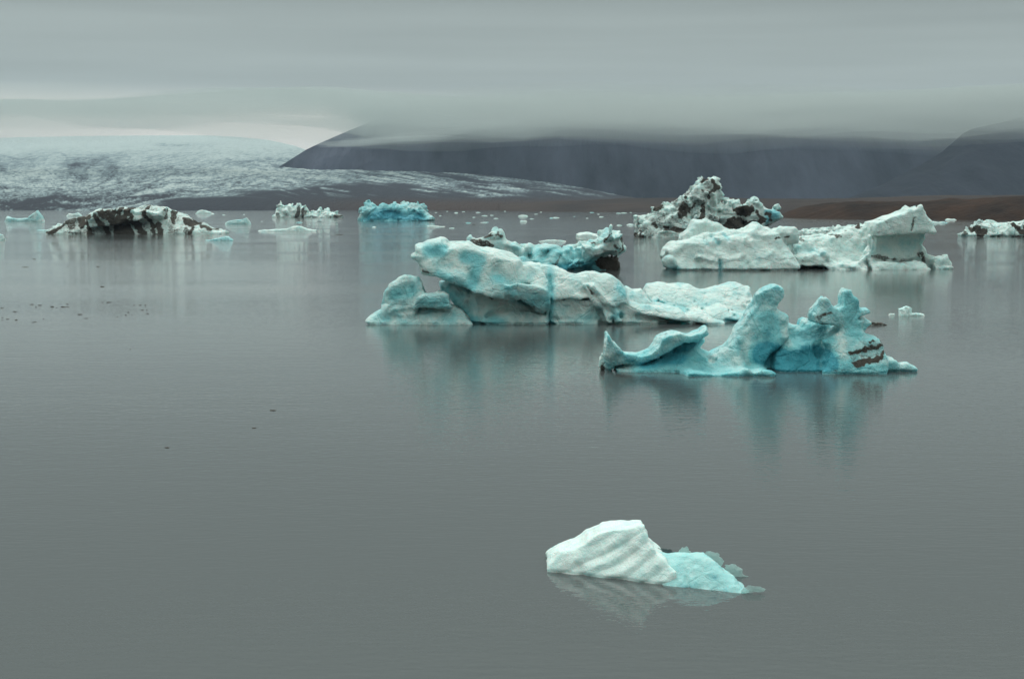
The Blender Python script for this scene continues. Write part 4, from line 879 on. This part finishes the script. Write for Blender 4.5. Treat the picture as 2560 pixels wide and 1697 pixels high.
def wisp(name, cx_, cy_, Yw, rx, ry, rz, tilt, dens, seed):
    import bmesh
    bm = bmesh.new(); bmesh.ops.create_icosphere(bm, subdivisions=4, radius=1.0)
    for v in bm.verts:
        x, y, z = v.co
        nn = 1 + 0.35 * float(noise(np.float64(x * 2.2), np.float64(y * 2), np.float64(z * 2), seed))
        v.co = (x * rx * nn, y * ry * nn, z * rz * nn + x * rx * tilt)
    me = bpy.data.meshes.new(name); bm.to_mesh(me); bm.free()
    me.materials.append(volume_mat(name, (0.97, 1.0, 0.98), dens))
    o = link(name, me, None, at(cx_, cy_, Yw)); o['kind'] = 'stuff'; return o
wisp('cloud_wisp', 960, 352, 4230, 215, 60, 13, 0.06, 0.0042, 3)
wisp('cloud_wisp', 1040, 340, 4260, 190, 55, 15, 0.09, 0.0030, 8)
wisp('cloud_wisp', 1110, 322, 4280, 230, 55, 20, 0.08, 0.0026, 13)
cloud('cloud_veil', 190, 392, 0.00055, 600, 0, 44)
cloud('cloud_base', 230, 388, 0.0013, 610, 0.3, 40)
cloud('cloud_layer', 268, 384, 0.0032, 620, 0.6, 22)

# ------------------------------------------------------------------ sky and light
w = bpy.data.worlds.new('World'); scene.world = w; w.use_nodes = True
nt = w.node_tree; nt.nodes.clear(); b = NB(nt)
out = nt.nodes.new('ShaderNodeOutputWorld')
dirv = b.n('ShaderNodeTexCoord').outputs['Generated']
sep = b.n('ShaderNodeSeparateXYZ', i_0=dirv)
x_, y_, z_ = sep.outputs
zc = b.math('MAXIMUM', z_, 0.0)
# cloud deck seen in perspective: project the direction on a flat layer
den = b.math('ADD', zc, 0.06)
cvec = b.n('ShaderNodeCombineXYZ', i_0=b.math('DIVIDE', x_, den), i_1=b.math('DIVIDE', y_, den)).outputs[0]
n1 = b.noise(b.map(cvec, (0.30, 0.75, 1)), 1.0, 4, 0.5)
n2 = b.noise(b.map(dirv, (1.6, 1.6, 42)), 1.0, 3, 0.5)
lum = b.math('ADD', b.math('SUBTRACT', 0.415, b.math('MULTIPLY', b.ramp(zc, 0.07, 0.16), 0.05)), b.math('MULTIPLY', b.ramp(zc, 0.20, 0.75), ZEN))
# bright gap low over the glacier
az = b.ramp(x_, 0.05, -0.14)
gap = b.math('MULTIPLY', b.math('SUBTRACT', 1.0, b.ramp(zc, 0.060, 0.085)), az)
lum = b.math('ADD', lum, b.math('MULTIPLY', gap, 0.34))
var = b.math('ADD', b.math('MULTIPLY', b.math('SUBTRACT', n1, 0.5), 0.45), b.math('MULTIPLY', b.math('SUBTRACT', n2, 0.5), 0.42))
lum = b.math('MULTIPLY', lum, b.math('ADD', 1.0, var))
back = b.ramp(y_, 0.25, -0.75)
lum = b.math('MULTIPLY', lum, b.math('SUBTRACT', 1.0, b.math('MULTIPLY', back, 0.22)))
tint = b.mix(gap, (0.87, 1.0, 0.95), (1.0, 0.97, 0.86))
skyc = b.n('ShaderNodeVectorMath', operation='SCALE', i_0=tint); nt.links.new(lum, skyc.inputs['Scale'])
sk = nt.nodes.new('ShaderNodeTexSky'); sk.sky_type = 'NISHITA'; sk.sun_disc = False
SUN_EL, SUN_AZ = 58, -25
sk.sun_elevation = R(SUN_EL); sk.sun_rotation = R(SUN_AZ)
bg1 = b.n('ShaderNodeBackground', i_Strength=1.0); nt.links.new(skyc.outputs[0], bg1.inputs[0])
bg2 = b.n('ShaderNodeBackground', i_Strength=0.05); nt.links.new(sk.outputs[0], bg2.inputs[0])
mx = b.n('ShaderNodeMixShader', i_0=0.06); nt.links.new(bg1.outputs[0], mx.inputs[1]); nt.links.new(bg2.outputs[0], mx.inputs[2])
nt.links.new(mx.outputs[0], out.inputs[0])
sd = bpy.data.lights.new('sun', 'SUN'); sd.energy = SUN_E; sd.angle = R(30); sd.color = (1.0, 0.97, 0.92)
so = bpy.data.objects.new('sun', sd); COL.objects.link(so)
so.rotation_euler = (R(90 - SUN_EL), 0, R(180 - SUN_AZ) if False else R(-SUN_AZ + 180))
so.rotation_mode = 'XYZ'
# aim: light comes from azimuth SUN_AZ (from +Y towards +X), elevation SUN_EL
from mathutils import Vector
dv = Vector((math.sin(R(SUN_AZ)) * math.cos(R(SUN_EL)), math.cos(R(SUN_AZ)) * math.cos(R(SUN_EL)), math.sin(R(SUN_EL))))
so.rotation_euler = dv.to_track_quat('Z', 'Y').to_euler()
so.location = (0, 0, 100)

scene.view_settings.view_transform = 'Standard'; scene.view_settings.look = 'None'
scene.view_settings.exposure = EXPO; scene.view_settings.gamma = 1
c = scene.cycles
c.use_denoising = True; c.denoiser = 'OPENIMAGEDENOISE'
c.max_bounces = 6; c.diffuse_bounces = 3; c.glossy_bounces = 3; c.transparent_max_bounces = 10; c.volume_bounces = 2
c.caustics_reflective = False; c.caustics_refractive = False
